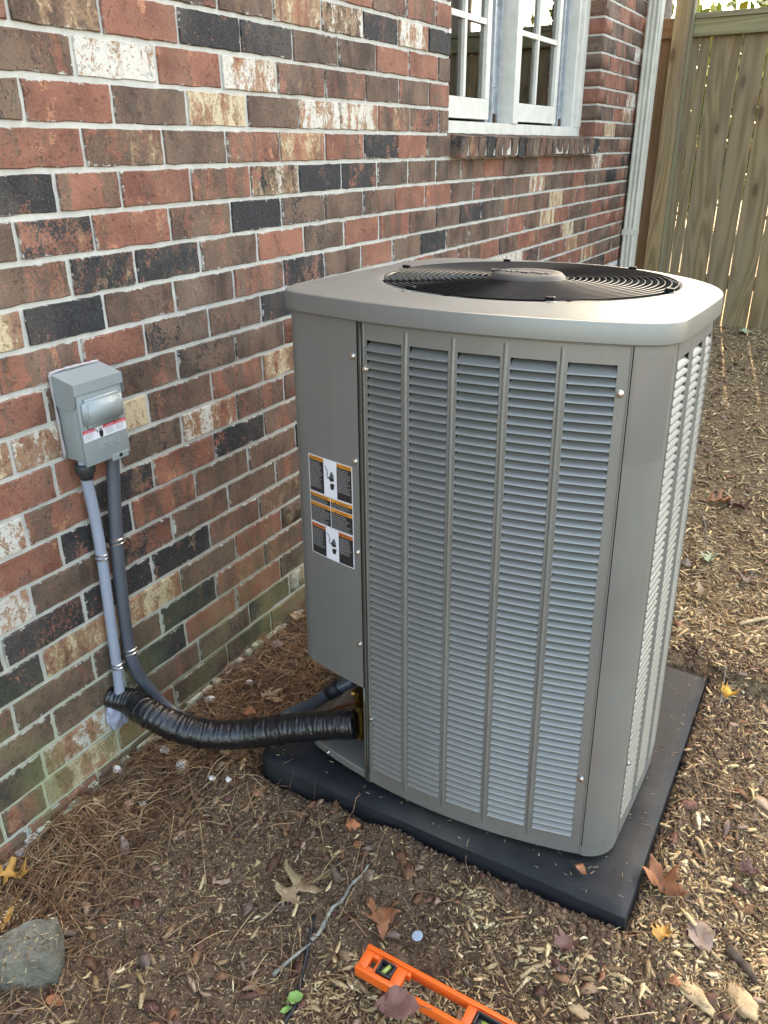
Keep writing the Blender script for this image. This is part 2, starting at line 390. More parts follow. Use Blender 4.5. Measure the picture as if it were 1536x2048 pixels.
def soil():
    t = NT('soil'); a = t.new('ShaderNodeAttribute', attribute_name='col'); p = t.pos()
    n = t.noise(p, 60, 8, .75); n2 = t.noise(p, 300, 5, .75); 
    c = t.mix(1.0, a.outputs['Color'], t.ramp(n, [(.3, (.35, .34, .33, 1)), (.72, (1.5, 1.45, 1.4, 1))]), 'MULTIPLY')
    c = t.mix(t.smooth(n2, .60, .68), c, (.22, .155, .09, 1))
    return t.fin(c, .95, 0, t.bump(t.math('ADD', n, t.math('MULTIPLY', n2, .5)), .9, .01), .2)
M['soil'] = soil()
def leafmat(name, c0, c1, c2=None):
    t = NT(name); p = t.obj(); n = t.noise(p, 38, 6, .65); f = t.noise(p, 260, 3, .6)
    c = t.mix(t.ramp(n, [(.35, 0.), (.65, 1.)]), c0+(1,), c1+(1,))
    if c2: c = t.mix(t.smooth(f, .58, .66), c, c2+(1,))
    v = t.new('ShaderNodeTexWave', wave_type='BANDS', bands_direction='DIAGONAL'); t.L(p, v.inputs[0]); v.inputs['Scale'].default_value = 26; v.inputs['Distortion'].default_value = 3
    h = t.math('ADD', n, t.math('MULTIPLY', v.outputs[1], .35))
    return t.fin(c, .62, 0, t.bump(h, .45, .002), .35)
M['leaf_tan'] = leafmat('leaf_tan', (.34, .24, .14), (.22, .14, .07), (.40, .31, .2))
M['leaf_orange'] = leafmat('leaf_orange', (.36, .14, .06), (.22, .09, .045), (.40, .20, .12))
M['leaf_yellow'] = leafmat('leaf_yellow', (.62, .34, .035), (.42, .18, .03), (.2, .08, .03))
M['leaf_purple'] = leafmat('leaf_purple', (.10, .045, .036), (.17, .085, .065), (.07, .035, .03))
M['leaf_green'] = leafmat('leaf_green', (.16, .30, .07), (.24, .38, .11))
M['leaf_sage'] = leafmat('leaf_sage', (.24, .29, .18), (.34, .37, .24))
M['leaf_gray'] = leafmat('leaf_gray', (.17, .115, .09), (.27, .19, .14), (.12, .08, .06))
M['leaf_ochre'] = leafmat('leaf_ochre', (.48, .26, .06), (.34, .17, .05))
M['concrete'] = simple('concrete_chunk', (.135, .125, .095), .9, 0, 70, 1.0, .3, 0, .008, vscale=25)
M['bark'] = simple('bark', (.16, .135, .115), .9, 0, 90, .8, .4, 0, .004, vscale=40)
M['bark_pale'] = simple('pale_bark', (.22, .205, .165), .85, 0, 90, .7, .55, 0, .003, vscale=60)
M['bark_dark'] = simple('dark_bark', (.07, .045, .03), .9, 0, 90, .9, .4, 0, .004, vscale=40)
M['splinter'] = simple('fresh_wood', (.36, .25, .135), .8, 0, 120, .7, .3, 0, .003, vscale=50)
M['rubber'] = simple('black_rubber', (.012, .012, .014), .45)
M['plaster'] = simple('plaster_bit', (.68, .63, .58), .9, 0, 100, .8, .2, 0, .004, vscale=60)
M['plaster_pink'] = simple('pink_plaster', (.60, .36, .29), .9, 0, 100, .8, .2, 0, .004)
M['clay'] = simple('orange_clay', (.34, .125, .055), .95, 0, 90, .9, .3, 0, .006, vscale=60)
M['disc'] = simple('blue_gray_disc', (.33, .40, .46), .45)
M['orange'] = simple('orange_plastic', (.80, .13, .018), .38, 0, 200, .08, .05)
M['orange_in'] = simple('orange_plastic_web', (.78, .125, .018), .42)
M['level_black'] = simple('level_black', (.02, .02, .024), .4)
M['clearpl'] = simple('clear_holder', (.16, .16, .13), .15)
M['vial'] = simple('vial_fluid', (.36, .42, .10), .1, 0, var=.03)
M['lw'] = simple('label_white', (.66, .66, .70), .35, 0, var=.02)
M['lk'] = simple('label_black', (.018, .017, .017), .35, 0, var=.02)
M['lo'] = simple('label_orange', (.62, .24, .03), .35, 0, var=.03)
M['lr'] = simple('label_redorange', (.52, .14, .035), .35, 0, var=.03)
M['lt'] = simple('label_text', (.30, .29, .28), .4)
M['lred'] = simple('label_danger_red', (.60, .03, .05), .35, 0, var=.03)
M['caulk'] = simple('clear_caulk', (.30, .275, .28), .35, 0, 90, .5)

# ------------------------------------------------------------------ ground shape
def fbm(x, y, sc, seed=0.0, o=3):
    return mnoise.fractal(Vector((x*sc+seed, y*sc-seed, seed*.37)), .6, 2.0, o)
def gh_base(x, y):
    if y < 1.77: b = -.065 + (.05)*(y-.6) if y > .6 else -.065+.02*(y-.6)
    else: b = -.0065 + .076*(y-1.77)
    if y > 5.65: b = -.0065 + .076*(5.65-1.77)
    return b
PX0, PX1, PY0, PY1, PZ = .350, 1.222, 1.105, 1.952, .07
def gh(x, y):
    z = gh_base(x, y)
    if x < 3.4 and -.3 < y < 7:
        z += .010*fbm(x, y, 5, 3.1) + .005*fbm(x, y, 19, 9.7)
    # loose soil heaped along the near and far edges of the pad
    dx = max(PX0-x, 0, x-PX1); dy = max(PY0-y, 0, y-PY1); d = math.hypot(dx, dy)
    if d < .6:
        if y > PY1: tg = .075+.02*min(1, d/.1)
        elif x > PX1: tg = .036+.035*max(0, min(1, (y-1.1)/.8))
        elif x < PX0 and y > PY0: tg = .0
        else: tg = .046 if x > .55 else .026
        tg += .010*fbm(x, y, 9, 5.5)+.006*fbm(x, y, 24, 1.5)
        w_ = math.exp(-(d/(.17 if y < PY1 else .35))**2); z = z*(1-w_)+tg*w_
        if d == 0: z = min(z, .0)
        elif d < .03: q = d/.03; z = z*q+(z-.022)*(1-q)
    if x < .3: z += .012*math.exp(-(x/.12)**2)
    return z
def axis(lo, hi, step, far, grow=1.35):
    a = list(np.arange(lo, hi+1e-6, step)); s = step; v = lo; pre = []
    while v > -far: s *= grow; v -= s; pre.append(v)
    s = step; v = a[-1]; post = []
    while v < far: s *= grow; v += s; post.append(v)
    return np.array(pre[::-1]+a+post)
gx = axis(-.06, 2.5, .014, 150); gy = axis(.25, 6.4, .016, 150)
GZ = np.array([[gh(x, y) for y in gy] for x in gx])
X, Y = np.meshgrid(gx, gy, indexing='ij')
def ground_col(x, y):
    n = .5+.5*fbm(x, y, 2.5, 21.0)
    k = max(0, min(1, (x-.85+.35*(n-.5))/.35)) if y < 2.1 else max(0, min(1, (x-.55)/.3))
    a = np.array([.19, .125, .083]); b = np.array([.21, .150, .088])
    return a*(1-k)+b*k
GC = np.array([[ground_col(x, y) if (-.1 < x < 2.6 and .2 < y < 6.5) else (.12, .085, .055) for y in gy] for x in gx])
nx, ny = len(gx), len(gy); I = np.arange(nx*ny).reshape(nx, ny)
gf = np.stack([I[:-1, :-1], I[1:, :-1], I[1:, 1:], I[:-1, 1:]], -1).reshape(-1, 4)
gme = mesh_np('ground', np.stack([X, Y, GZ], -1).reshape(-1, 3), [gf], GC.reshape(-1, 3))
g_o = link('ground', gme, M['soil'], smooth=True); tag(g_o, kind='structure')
def gz(x, y):
    x = np.asarray(x, float); y = np.asarray(y, float)
    i = np.clip(np.searchsorted(gx, x)-1, 0, nx-2); j = np.clip(np.searchsorted(gy, y)-1, 0, ny-2)
    u = np.clip((x-gx[i])/(gx[i+1]-gx[i]), 0, 1); v = np.clip((y-gy[j])/(gy[j+1]-gy[j]), 0, 1)
    return GZ[i, j]*(1-u)*(1-v)+GZ[i+1, j]*u*(1-v)+GZ[i, j+1]*(1-u)*v+GZ[i+1, j+1]*u*v
def at_ground(px, py, up=.0):
    d = ray(px, py); t = (CAM[2])/(-d[2])
    for _ in range(12):
        p = CAM+d*t; z = float(gz(p[0], p[1]))+up; t += (p[2]-z)/(-d[2])*.8
    p = CAM+d*t; return Vector((p[0], p[1], z))

# ------------------------------------------------------------------ brick house
HC, LB = .0785, .2034
house = empty('brick_house', (0, 2, 0), 'red, brown and black mottled brick house wall with a white window', 'house')
WY0, WY1 = 2.80, 4.575; YE = 5.385; WZ0 = 1.57-2*HC; WZ1 = 2.75
mb = MB()
for (y0, y1, z0, z1) in ((-3.2, WY0, -.5, 3.1), (WY0, WY1, -.5, WZ0-HC+.012), (WY1, YE-.006, -.5, 3.1), (WY0, WY1, WZ1, 3.1)):
    mb.box(-.14, -.0045, y0, y1, z0, z1)
mb.build('mortar_wall', M['mortar'], house)
def brick_mesh(k):
    """unit brick face in y/z, depth 1 in x; ragged rim, slightly worn arrises"""
    r = random.Random(k); n = 7; m = 3; pts = []
    j = lambda s: r.uniform(-s, s)
    for i in range(n): pts.append((-.5+i/n + (j(.004) if i else 0), -.5+j(.022)))
    for i in range(m): pts.append((.5+j(.008), -.5+i/m+(j(.02) if i else .0)))
    for i in range(n): pts.append((.5-i/n + (j(.004) if i else 0), .5+j(.022)))
    for i in range(m): pts.append((-.5+j(.008), .5-i/m+(j(.02) if i else .0)))
    N = len(pts); V = []; Fc = []
    for (a, b) in pts: V.append((-1, a, b))
    for (a, b) in pts: V.append((-.12, a, b))
    for (a, b) in pts: V.append((-.0+j(.02), a*(1-.014), b*(1-.045)))
    for q in range(2):
        for i in range(N):
            i2 = (i+1) % N; Fc.append((q*N+i, q*N+i2, (q+1)*N+i2, (q+1)*N+i))
    Fc.append(tuple(range(2*N, 3*N)))
    return V, Fc
BV = [brick_mesh(k) for k in range(10)]
BM = []
for k, (V, Fc) in enumerate(BV):
    me = bpy.data.meshes.new('brick_shape'); me.from_pydata(V, [], Fc); me.update(); me.materials.append(M['brick'])
    me.polygons.foreach_set('use_smooth', [False]*len(Fc)); BM.append(me)
TYPES = {  # black, white, brown | streak, cream
 'R': (.20, .18, .28, .5, .3), 'O': (.12, .14, .10, .3, .4), 'B': (.26, .24, .70, .6, .4), 'D': (.44, .18, .84, .5, .2),
 'K': (.80, .28, .5, .4, .1), 'M': (.58, .38, .55, .3, .6), 'S': (.26, .22, .48, .9, .5), 'N': (.30, .50, .62, .5, .85),
 'W': (.18, .86, .35, .5, .25), 'C': (.16, .82, .45, .8, .95), 'X': (.66, .62, .6, .5, .1), 'G': (.5, .12, .9, .3, .3)}
FAR = 'BBBBBDDDRRRSSSSNWKMCBO'
ROWS = {
 -2: ([546, 643, 727], 'DCXK'), -1: ([12, 200, 356, 481, 586, 677, 752], 'RNRKKDDR'),
 0: ([148, 314, 443.5, 555, 650, 732], 'BWRWNBD'), 1: ([45, 227, 375, 495, 597, 681, 757], 'DODCBWWN'),
 2: ([168, 328, 453.5, 560, 651.5, 729], 'RNBSCSK'), 3: ([114, 242, 383.5, 501, 599, 683.5, 755], 'KSRSXKKD'),
 4: ([34, 188, 341, 463, 564, 650, 727, 790, 850.5, 902], 'BMRBKDBBSRB'), 5: ([142, 272, 401, 516, 609, 689, 759], 'BMMBODRS'),
 6: ([50, 211, 351, 469, 568, 650, 723], 'CKBBSMBR'), 7: ([166, 291, 420, 523], 'SSDBK'), 8: ([95, 230, 357, 471, 569], 'SSBDBR'),
 9: ([27, 167, 299, 425, 527], 'CWCBSC'), 10: ([112, 240, 366, 474, 569], 'RRDWSN'), 11: ([54, 186, 308, 429, 529], 'WSMSKB'),
 12: ([125, 266, 391, 498, 592], 'RKSBBK'), 13: ([66, 207, 346, 458, 553], 'WBMBBB'), 14: ([5, 170, 307, 421, 519], 'KMKKBN'),
 15: ([88, 240, 363, 472, 564], 'KCCBSN'), 16: ([30, 190, 324, 433, 529], 'BBBKSB'), 17: ([111, 250, 373, 474, 561], 'BDKSRD'),
 18: ([90, 243, 400, 500], 'GWBGD'), 19: ([8, 93, 237, 351, 456], 'SSCODG'), 20: ([60, 200], 'SRD')}
def wall_y(px, z):
    a = F_PX*_r - (px-768)*_f; return -(a[0]*(-CAM[0]) + a[2]*(z-CAM[2]))/a[1]
bricks = []   # (y0,y1,zc,type, deep)
rb = random.Random(5)
for k in range(-20, 24):
    zt = 1.57-k*HC; zb = zt-HC; zc = (zt+zb)/2
    if k in ROWS: js = [wall_y(p, zc) for p in ROWS[k][0]]; ty = ROWS[k][1]
    else: js = [.55+(k % 2)*LB/2+rb.uniform(-.01, .01)]; ty = '??'
    # split implausibly long gaps, extend both ways
    full = [js[0]]; tys = [ty[0]]
    for a, b, t in zip(js[:-1], js[1:], ty[1:]):
        if b-a > .30: full.append((a+b)/2); tys.append(t); full.append(b); tys.append(rb.choice('BDSM'))
        else: full.append(b); tys.append(t)
    tys.append(ty[len(js)] if len(ty) > len(js) else '?')
    v = full[-1]; n0 = 0
    while v < YE-.03:
        v += LB+rb.uniform(-.004, .004)
        if v > YE-.05: v = YE
        full.append(v); tys.append('?')
    v = full[0]
    while v > -3.0: v -= LB; full.insert(0, v); tys.insert(0, '?')
    for i in range(len(full)-1):
        y0, y1 = full[i], full[i+1]
        t = tys[i+1]
        if t == '?': t = rb.choice(FAR)
        inwin = (zc > WZ0-HC and zc < WZ1)
        if inwin:
            if zc < WZ0:      # sill course
                if y1 > WY0+.02 and y0 < 4.53:
                    if y0 < WY0+.02: y1 = min(y1, WY0+.02)
                    elif y1 > 4.53: y0 = 4.53
                    else: continue
            else:
                if y0 < WY0 and y1 > WY0: y1 = WY0+.005
                elif y0 < WY1 and y1 > WY1: y0 = WY1-.005
                elif y0 >= WY0 and y1 <= WY1: continue
            if y1-y0 < .03: 
                if y0 < WY1 < y1+.05: pass
                else: continue
        deep = inwin and zc > WZ0 and abs(y0-(WY1-.005)) < .002
        bricks.append((y0, y1, zc, t, deep))
# snap bricks that begin just right of the window onto the jamb
fixed = []
for (y0, y1, zc, t, deep) in bricks:
    if WZ0 < zc < WZ1 and WY1 < y0 < WY1+.06 and not deep: y0 = WY1-.005; deep = True
    fixed.append((y0, y1, zc, t, deep))
def proj(p):
    d = np.array(p)-CAM; z = d@_f
    return (768+F_PX*(d@_r)/z, 1024-F_PX*(d@_u)/z, z)
def vis_area(y0, y1, zc):
    a = proj((0, y0, zc)); b = proj((0, y1, zc))
    if a[2] < .05 or b[2] < .05: return 0
    cx = (a[0]+b[0])/2; cy = (a[1]+b[1])/2
    if not (-120 < cx < 1600 and -80 < cy < 1800): return 0
    if zc < -.1: return 0
    if 600 < cx < 1300 and cy > 560: return 0
    return (b[0]-a[0])*(F_PX*HC/((a[2]+b[2])/2))
order = sorted(range(len(fixed)), key=lambda i: -vis_area(*fixed[i][:3]))
single = set(i for i in order[:300-22] if vis_area(*fixed[i][:3]) > 0)
jv, jf, jt, jt2 = [], {}, [], []
def tone(t):
    q = TYPES[t]; j = lambda s: rb.uniform(-s, s)
    return (max(0, q[0]+j(.08)), max(0, q[1]+j(.10)), max(0, q[2]+j(.10))), (min(1, max(0, q[3]+j(.15))), min(1, max(0, q[4]+j(.1))), rb.random())
for i, (y0, y1, zc, t, deep) in enumerate(fixed):
    g = .0052; w = (y1-y0)-2*g*rb.uniform(.75, 1.15); h = HC-2*g*rb.uniform(.85, 1.15); dx = rb.uniform(-.0012, .0016)
    if w < .015: continue
    if deep: y0 += .0; w = (y1-y0)-g; yc = y0+w/2
    else: yc = (y0+y1)/2
    dep = .10 if deep else .02
    T, T2 = tone(t); k = rb.randrange(10)
    rot = rb.uniform(-.004, .004)
    if i in single:
        o = bpy.data.objects.new('brick', BM[k]); COL.objects.link(o)
        o.parent = house; o.matrix_parent_inverse = Matrix.Translation(-Vector((0, 2, 0)))
        o.location = (dx, yc, zc); o.scale = (dep, w, h); o.rotation_euler = (rot, 0, 0)
        o['tone'] = T; o['tone_two'] = T2
        if deep: o.material_slots[0].link = 'OBJECT'; o.material_slots[0].material = M['brick_plain']
    else:
        V, Fc = BV[k]; b = len(jv)
        jv += [(v[0]*dep+dx, yc+v[1]*w, zc+v[2]*h) for v in V]
        for f in Fc: jf.setdefault(len(f), []).append([b+q for q in f])
        jt += [T]*len(V); jt2 += [T2]*len(V)
def joined_bricks(name, jv, jf, jt, jt2, parent, mat):
    me = mesh_np(name, np.array(jv), [np.array(v) for v in jf.values()])
    for nm, arr in (('tone', jt), ('tone_two', jt2)):
        a = me.attributes.new(nm, 'FLOAT_VECTOR', 'POINT'); a.data.foreach_set('vector', np.array(arr, dtype=np.float32).ravel())
    return link(name, me, mat, parent)
o = joined_bricks('brick_courses', jv, jf, jt, jt2, house, M['brick_far']); tag(o, kind='stuff')
# rowlock sill bricks
sm = MB(); NS = 21; pitch = (4.525-2.815)/NS
for i in range(NS):
    yc = 2.815+pitch*(i+.5)
    o = bpy.data.objects.new('sill_brick', BM[rb.randrange(10)]); COL.objects.link(o)
    o.parent = house; o.matrix_parent_inverse = Matrix.Translation(-Vector((0, 2, 0)))
    o.location = (.040+rb.uniform(-.003, .003), yc, WZ0-HC/2-.004); o.scale = (.15, pitch-.011, HC-.006); o.rotation_euler = (rb.uniform(-.03, .03), math.radians(6), 0)
    T, T2 = tone(rb.choice('BDKNMBDKBS')); o['tone'] = T; o['tone_two'] = T2; o.material_slots[0].link = 'OBJECT'; o.material_slots[0].material = M['brick_plain']
mb = MB(); mb.box(-.10, .0345, 2.835, 4.52, WZ0-HC+.006, WZ0-.012); mb.build('sill_mortar', M['mortar'], house)
# foundation mortar drips at the wall base
mb = MB()
for i in range(60):
    y = .45+i*.045+rb.uniform(-.02, .02); z = float(gz(.01, y))
    mb.bbox(-.01, rb.uniform(.006, .02), y, y+rb.uniform(.02, .06), z-.03, z+rb.uniform(.0, .018), .004)
tag(mb.build('mortar_drips', M['mortar'], house), kind='stuff')

# window in the reveal
XF = -.085
win = MB(); win.box(XF-.05, XF, 2.85, 4.60, WZ0-.002, 1.462)                     # white sub sill
win.box(XF-.10, XF+.004, 4.485, 4.572, 1.463, WZ1)                              # right casing
win.box(XF-.10, XF-.012, 4.455, 4.484, 1.463, WZ1)
win.box(XF-.10, XF+.006, 3.60, 3.66, 1.463, WZ1); win.box(XF-.12, XF-.02, 3.661, 3.69, 1.463, WZ1)
win.box(XF-.10, XF+.0, 2.80, 2.90, 1.463, WZ1)
window = win.build('window', M['wwood'], house)
for ya_, yb_ in ((4.30, 4.454), (3.45, 3.599)):
    mb = MB(); mb.box(XF-.13, XF-.06, ya_, yb_, 1.463, WZ1); tk = mb.build('sash_track', M['wmetal'], window)
    for y in (ya_+.03, ya_+.10): mb = MB(); mb.box(XF-.060, XF-.045, y, y+.012, 1.463, WZ1); mb.build('track_rib', M['wmetal'], tk)
mb = MB()
for y in (4.36, 3.51):
    mb.box(XF-.059, XF-.040, y, y+.012, 1.464, 1.50)
    for z in (1.6, 1.9, 2.2): mb.lathe([(.003, 0), (.003, .002)], (XF-.0585, y+.02, z), 8, 'X')
mb.build('sash_latch', M['bark_dark'], window)
def sash(y0, y1, label):
    xs = XF-.075; sb = MB(); z0, z1 = 1.475, 2.70; st = .042
    sb.bbox(xs, xs+.035, y0, y1, z0, z0+.075, .002)
    sb.bbox(xs, xs+.035, y0, y0+st, z0+.0755, z1, .002); sb.bbox(xs, xs+.035, y1-st, y1, z0+.0755, z1, .002)
    s_ = sb.build('sash', M['wwood'], window)
    ym = (y0+y1)/2; m2 = MB(); m2.bbox(xs+.006, xs+.032, ym-.011, ym+.011, z0+.076, z1, .002)
    for z in (1.825, 2.16, 2.5): m2.box(xs+.008, xs+.030, y0+st, ym-.0112, z-.010, z+.010); m2.box(xs+.008, xs+.030, ym+.0112, y1-st, z-.010, z+.010)
    m2.build('muntin', M['wwood'], window)
    zs = [z0+.0755, 1.815, 1.835, 2.15, 2.17, 2.49, 2.51, z1]
    for a, b in ((y0+st, ym-.0112), (ym+.0112, y1-st)):
        for q in range(0, 8, 2):
            g = MB(); g.box(xs+.014, xs+.018, a-.002, b+.002, zs[q]-.001, zs[q+1]+.001); g.build('pane', M['glass'], window)
sash(2.96, 3.44, ''); sash(3.70, 4.29, '')
rm = MB(); x0, x1 = -2.2, XF-.14
rm.box(x0-.02, x0, 2.2, 5.2, .9, 3.0); rm.box(x0, x1, 2.18, 2.2, .9, 3.0); rm.box(x0, x1, 5.2, 5.22, .9, 3.0); rm.box(x0, x1, 2.2, 5.2, .88, .9); rm.box(x0, x1, 2.2, 5.2, 3.0, 3.02)
rm.build('room', M['interior'], house)
mb = MB()
for k in range(44): mb.box(XF-.16, XF-.14, 3.62, 4.34, 1.86+k*.02, 1.862+k*.02+.006)
mb.box(XF-.165, XF-.13, 3.62, 4.34, 1.70, 1.716)
mb.build('window_blind', M['blind'], window)
# downspout
dp = MB(); xa, xb, ya, yb = .012, .090, 5.33, 5.39; prof = []
N = 3
for i in range(N*4+1):
    u = i/(N*4); prof.append((xa+(xb-xa)*u, ya-.007*(1 if (i % 4) in (1, 2) else 0)))
prof += [(xb+.004, ya+.012), (xb+.004, yb), (xa-.004, yb), (xa-.004, ya+.012)]
Vv = [(x, y, .15) for x, y in prof]+[(x, y, 3.1) for x, y in prof]; n = len(prof)
dp.add(Vv, [(i, (i+1) % n, n+(i+1) % n, n+i) for i in range(n)]+[tuple(range(n))[::-1], tuple(range(n, 2*n))])
dsp = dp.build('downspout', M['dspout'], house)
mb = MB()
for z in (.86, 2.13): mb.box(xa-.006, xb+.006, ya-.0065, yb, z, z+.035)
mb.build('downspout_strap', M['dspout'], dsp)

# ------------------------------------------------------------------ wooden fence
FY = 5.65
fence = empty('wooden_fence', (.8, FY, .3), 'weathered greenish timber privacy fence of upright boards behind the grey unit', 'fence')
gaps = [-.62, -.47, -.32, -.17, -.02, .128, .262, .325, .497, .636, .793, .943, 1.093]
while gaps[-1] < 3.6: gaps.append(gaps[-1]+.15)
for a, b in zip(gaps[:-1], gaps[1:]):
    g = rb.uniform(.0045, .0075); tilt = rb.uniform(-.0015, .0015)
    p = MB(); hh = 1.72+rb.uniform(-.004, .004)
    w = (b-a)-g; p.bbox(-w/2, w/2, -.006, .006, 0, hh, .0015)
    dark = b < .14
    o = p.build('picket', M['fence_dark' if dark else 'fence'], None)
    o.parent = fence; o.matrix_parent_inverse = Matrix.Translation(-Vector((.8, FY, .3)))
    o.location = ((a+b)/2, FY+.008+rb.uniform(-.002, .002), .272); o.rotation_euler = (0, tilt, 0)
    if dark: o['label'] = 'red brown board in the gap beside the house'
def fpart(name, x0, x1, y0, y1, z0, z1, mat, bv=.003, origin=None):
    p = MB(); c = Vector(((x0+x1)/2, (y0+y1)/2, z0)); p.bbox(x0-c.x, x1-c.x, y0-c.y, y1-c.y, 0, z1-z0, bv)
    o = p.build(name, mat, None); o.parent = fence; o.matrix_parent_inverse = Matrix.Translation(-Vector((.8, FY, .3))); o.location = c; return o
def fbeam(name, x0, x1, y0, y1, z0, z1, mat):
    """horizontal member modelled upright then turned so its grain runs along x"""
    p = MB(); L = x1-x0; p.bbox(-(z1-z0)/2, (z1-z0)/2, -(y1-y0)/2, (y1-y0)/2, 0, L, .003)
    o = p.build(name, mat, None); o.parent = fence; o.matrix_parent_inverse = Matrix.Translation(-Vector((.8, FY, .3)))
    o.location = (x0, (y0+y1)/2, (z0+z1)/2); o.rotation_euler = (0, math.pi/2, 0); return o
fpart('post', .118, .206, FY-.105, FY-.012, .2, 2.35, M['fence'])
fpart('post_batten', .2065, .222, FY-.080, FY-.012, .2, 2.35, M['rail'])
fpart('post', 2.55, 2.64, FY-.10, FY-.012, .2, 2.12, M['fence'])
fbeam('rail', .2225, 2.549, FY-.035, FY-.001, 1.955, 2.045, M['rail']); fbeam('rail', .2225, 2.549, FY+.030, FY+.068, .52, .61, M['rail'])
fbeam('rail', .2225, 2.549, FY+.030, FY+.068, 1.28, 1.37, M['rail']); fbeam('cap_rail', .2225, 3.6, FY-.045, FY+.06, 2.0455, 2.075, M['rail'])
fbeam('rail', -.65, .117, FY-.03, FY-.001, 1.955, 2.06, M['fence_dark'])
# nail heads
mb = MB()
for a, b in zip(gaps[6:-1], gaps[7:]):
    for u in (.25, .75):
        mb.lathe([(.0035, 0), (.0035, .0015)], (a+(b-a)*u, FY+.0035, 1.325), 8, 'Y'); mb.lathe([(.0035, 0), (.0035, .0015)], (a+(b-a)*u, FY+.0035, .56), 8, 'Y')
tag(mb.build('nail_heads', M['bark_dark'], fence), kind='stuff')

# ------------------------------------------------------------------ equipment pad
def pad_mesh():
    nu = 60; xs = np.linspace(PX0, PX1, nu); ys = np.linspace(PY0, PY1, nu); V = []; Fc = []
    R = .05
    def top(x, y):
        d = min(x-PX0, PX1-x, y-PY0, PY1-y)
        z = PZ + .0022*fbm(x, y, 6, 2.0) 
        z -= .009*max(0, 1-d/.020)**2
        return z
    def rc(x, y):   # rounded left corner
        rx, ry = PX0+R, PY0+R
        if x < rx and y < ry:
            vx, vy = x-rx, y-ry; m = max(abs(vx), abs(vy)); l = math.hypot(vx, vy)
            if l > 1e-9: x = rx+vx*m/l; y = ry+vy*m/l
        return x, y
    for x in xs:
        for y in ys:
            X_, Y_ = rc(x, y); V.append((X_, Y_, top(x, y)))
    idx = lambda i, j: i*nu+j
    for i in range(nu-1):
        for j in range(nu-1): Fc.append((idx(i, j), idx(i+1, j), idx(i+1, j+1), idx(i, j+1)))
    loop = [idx(i, 0) for i in range(nu)]+[idx(nu-1, j) for j in range(1, nu)]+[idx(i, nu-1) for i in range(nu-2, -1, -1)]+[idx(0, j) for j in range(nu-2, 0, -1)]
    b = len(V); n = len(loop); cx, cy = (PX0+PX1)/2, (PY0+PY1)/2
    for (lv, z, e) in ((0, PZ-.018, 1.003), (1, -.03, 1.010)):
        for q in loop:
            x, y, _ = V[q]; k = 1 if (int((x+y)*9) % 2) else 0
            V.append((cx+(x-cx)*(e), cy+(y-cy)*(e), z))
    for i in range(n):
        i2 = (i+1) % n; Fc.append((loop[i], b+i, b+i2, loop[i2])); Fc.append((b+i, b+n+i, b+n+i2, b+i2))
    me = bpy.data.meshes.new('equipment_pad'); me.from_pydata(V, [], Fc)
    bm = bmesh.new(); bm.from_mesh(me); bmesh.ops.recalc_face_normals(bm, faces=list(bm.faces)); bm.to_mesh(me); bm.free(); return me
pm = pad_mesh(); po = link('equipment_pad', pm, M['pad']); autosmooth(po, 40)
tag(po, 'black plastic pad dusted with soil under the grey cooling unit', 'equipment pad')

# ------------------------------------------------------------------ air conditioner
ACX, ACY, AA = .797, 1.519, .382
ac = empty('air_conditioner', (ACX, ACY, PZ), 'tall grey outdoor air conditioning unit with louvred sides and black fan grille', 'air conditioner')
SB = (.382, .372, .382, .372); SK = (.45, .10, .45, .20)
SR = ((-.315, .315), (-.285, .2545), (-.2545, .315), (-.285, .285))     # extent of each side; the far right corner is one big round
def off(t, side=0):
    t = max(SR[side][0], min(SR[side][1], t))
    if (side == 1 and t > 0) or (side == 2 and t < 0): return math.sqrt(.1296-t*t)+(SB[side]-.36)*(1-abs(t)/.2545)
    return SB[side]-SK[side]*t*t
TAPER = .018; RX = .021; TILT = True
def taper(x, y, z):
    k = 1-TAPER*max(0, (z-.08)); x, y = ACX+(x-ACX)*k, ACY+(y-ACY)*k
    return (x-.017*(z-.08), y+(z-.08)*RX, z-(y-ACY)*RX) if TILT else (x, y, z)
TM = Matrix(((1, 0, -.017, .08*.017), (0, 1, RX, -.08*RX), (0, -RX, 1, ACY*RX), (0, 0, 0, 1)))
def lean(o): o.data.transform(TM); return o
def U(side, t, e, z):
    """side 0 front(-y) 1 right(+x) 2 back 3 left; t along, e outward"""
    f = off(t, side)+e
    x, y = {0: (t, -f), 1: (f, t), 2: (-t, f), 3: (-f, -t)}[side]
    return taper(ACX+x, ACY+y, z)
def corner(side, s, e, z):
    a = SR[side][1]; b = -SR[(side+1) % 4][0]
    p0 = (a, -(off(a, side)+e)); p2 = (off(-b, (side+1) % 4)+e, -b)
    u = (p2[0]-p0[0])*.80; p1 = (p0[0]+u, p0[1]+2*SK[side]*a*u)
    if side == 1: p1 = ((p0[0]+p2[0])/2, (p0[1]+p2[1])/2)
    x = (1-s)**2*p0[0]+2*s*(1-s)*p1[0]+s*s*p2[0]; y = (1-s)**2*p0[1]+2*s*(1-s)*p1[1]+s*s*p2[1]
    for _ in range(side): x, y = -y, x
    return taper(ACX+x, ACY+y, z)
def outline(e, z, n=12, m=8):
    out = []
    for sd_ in range(4):
        T0, T1 = SR[sd_]
        for i in range(n): out.append(U(sd_, T0+(T1-T0)*i/n, e, z))
        if sd_ != 1:
            for i in range(m): out.append(corner(sd_, i/m, e, z))
    return out
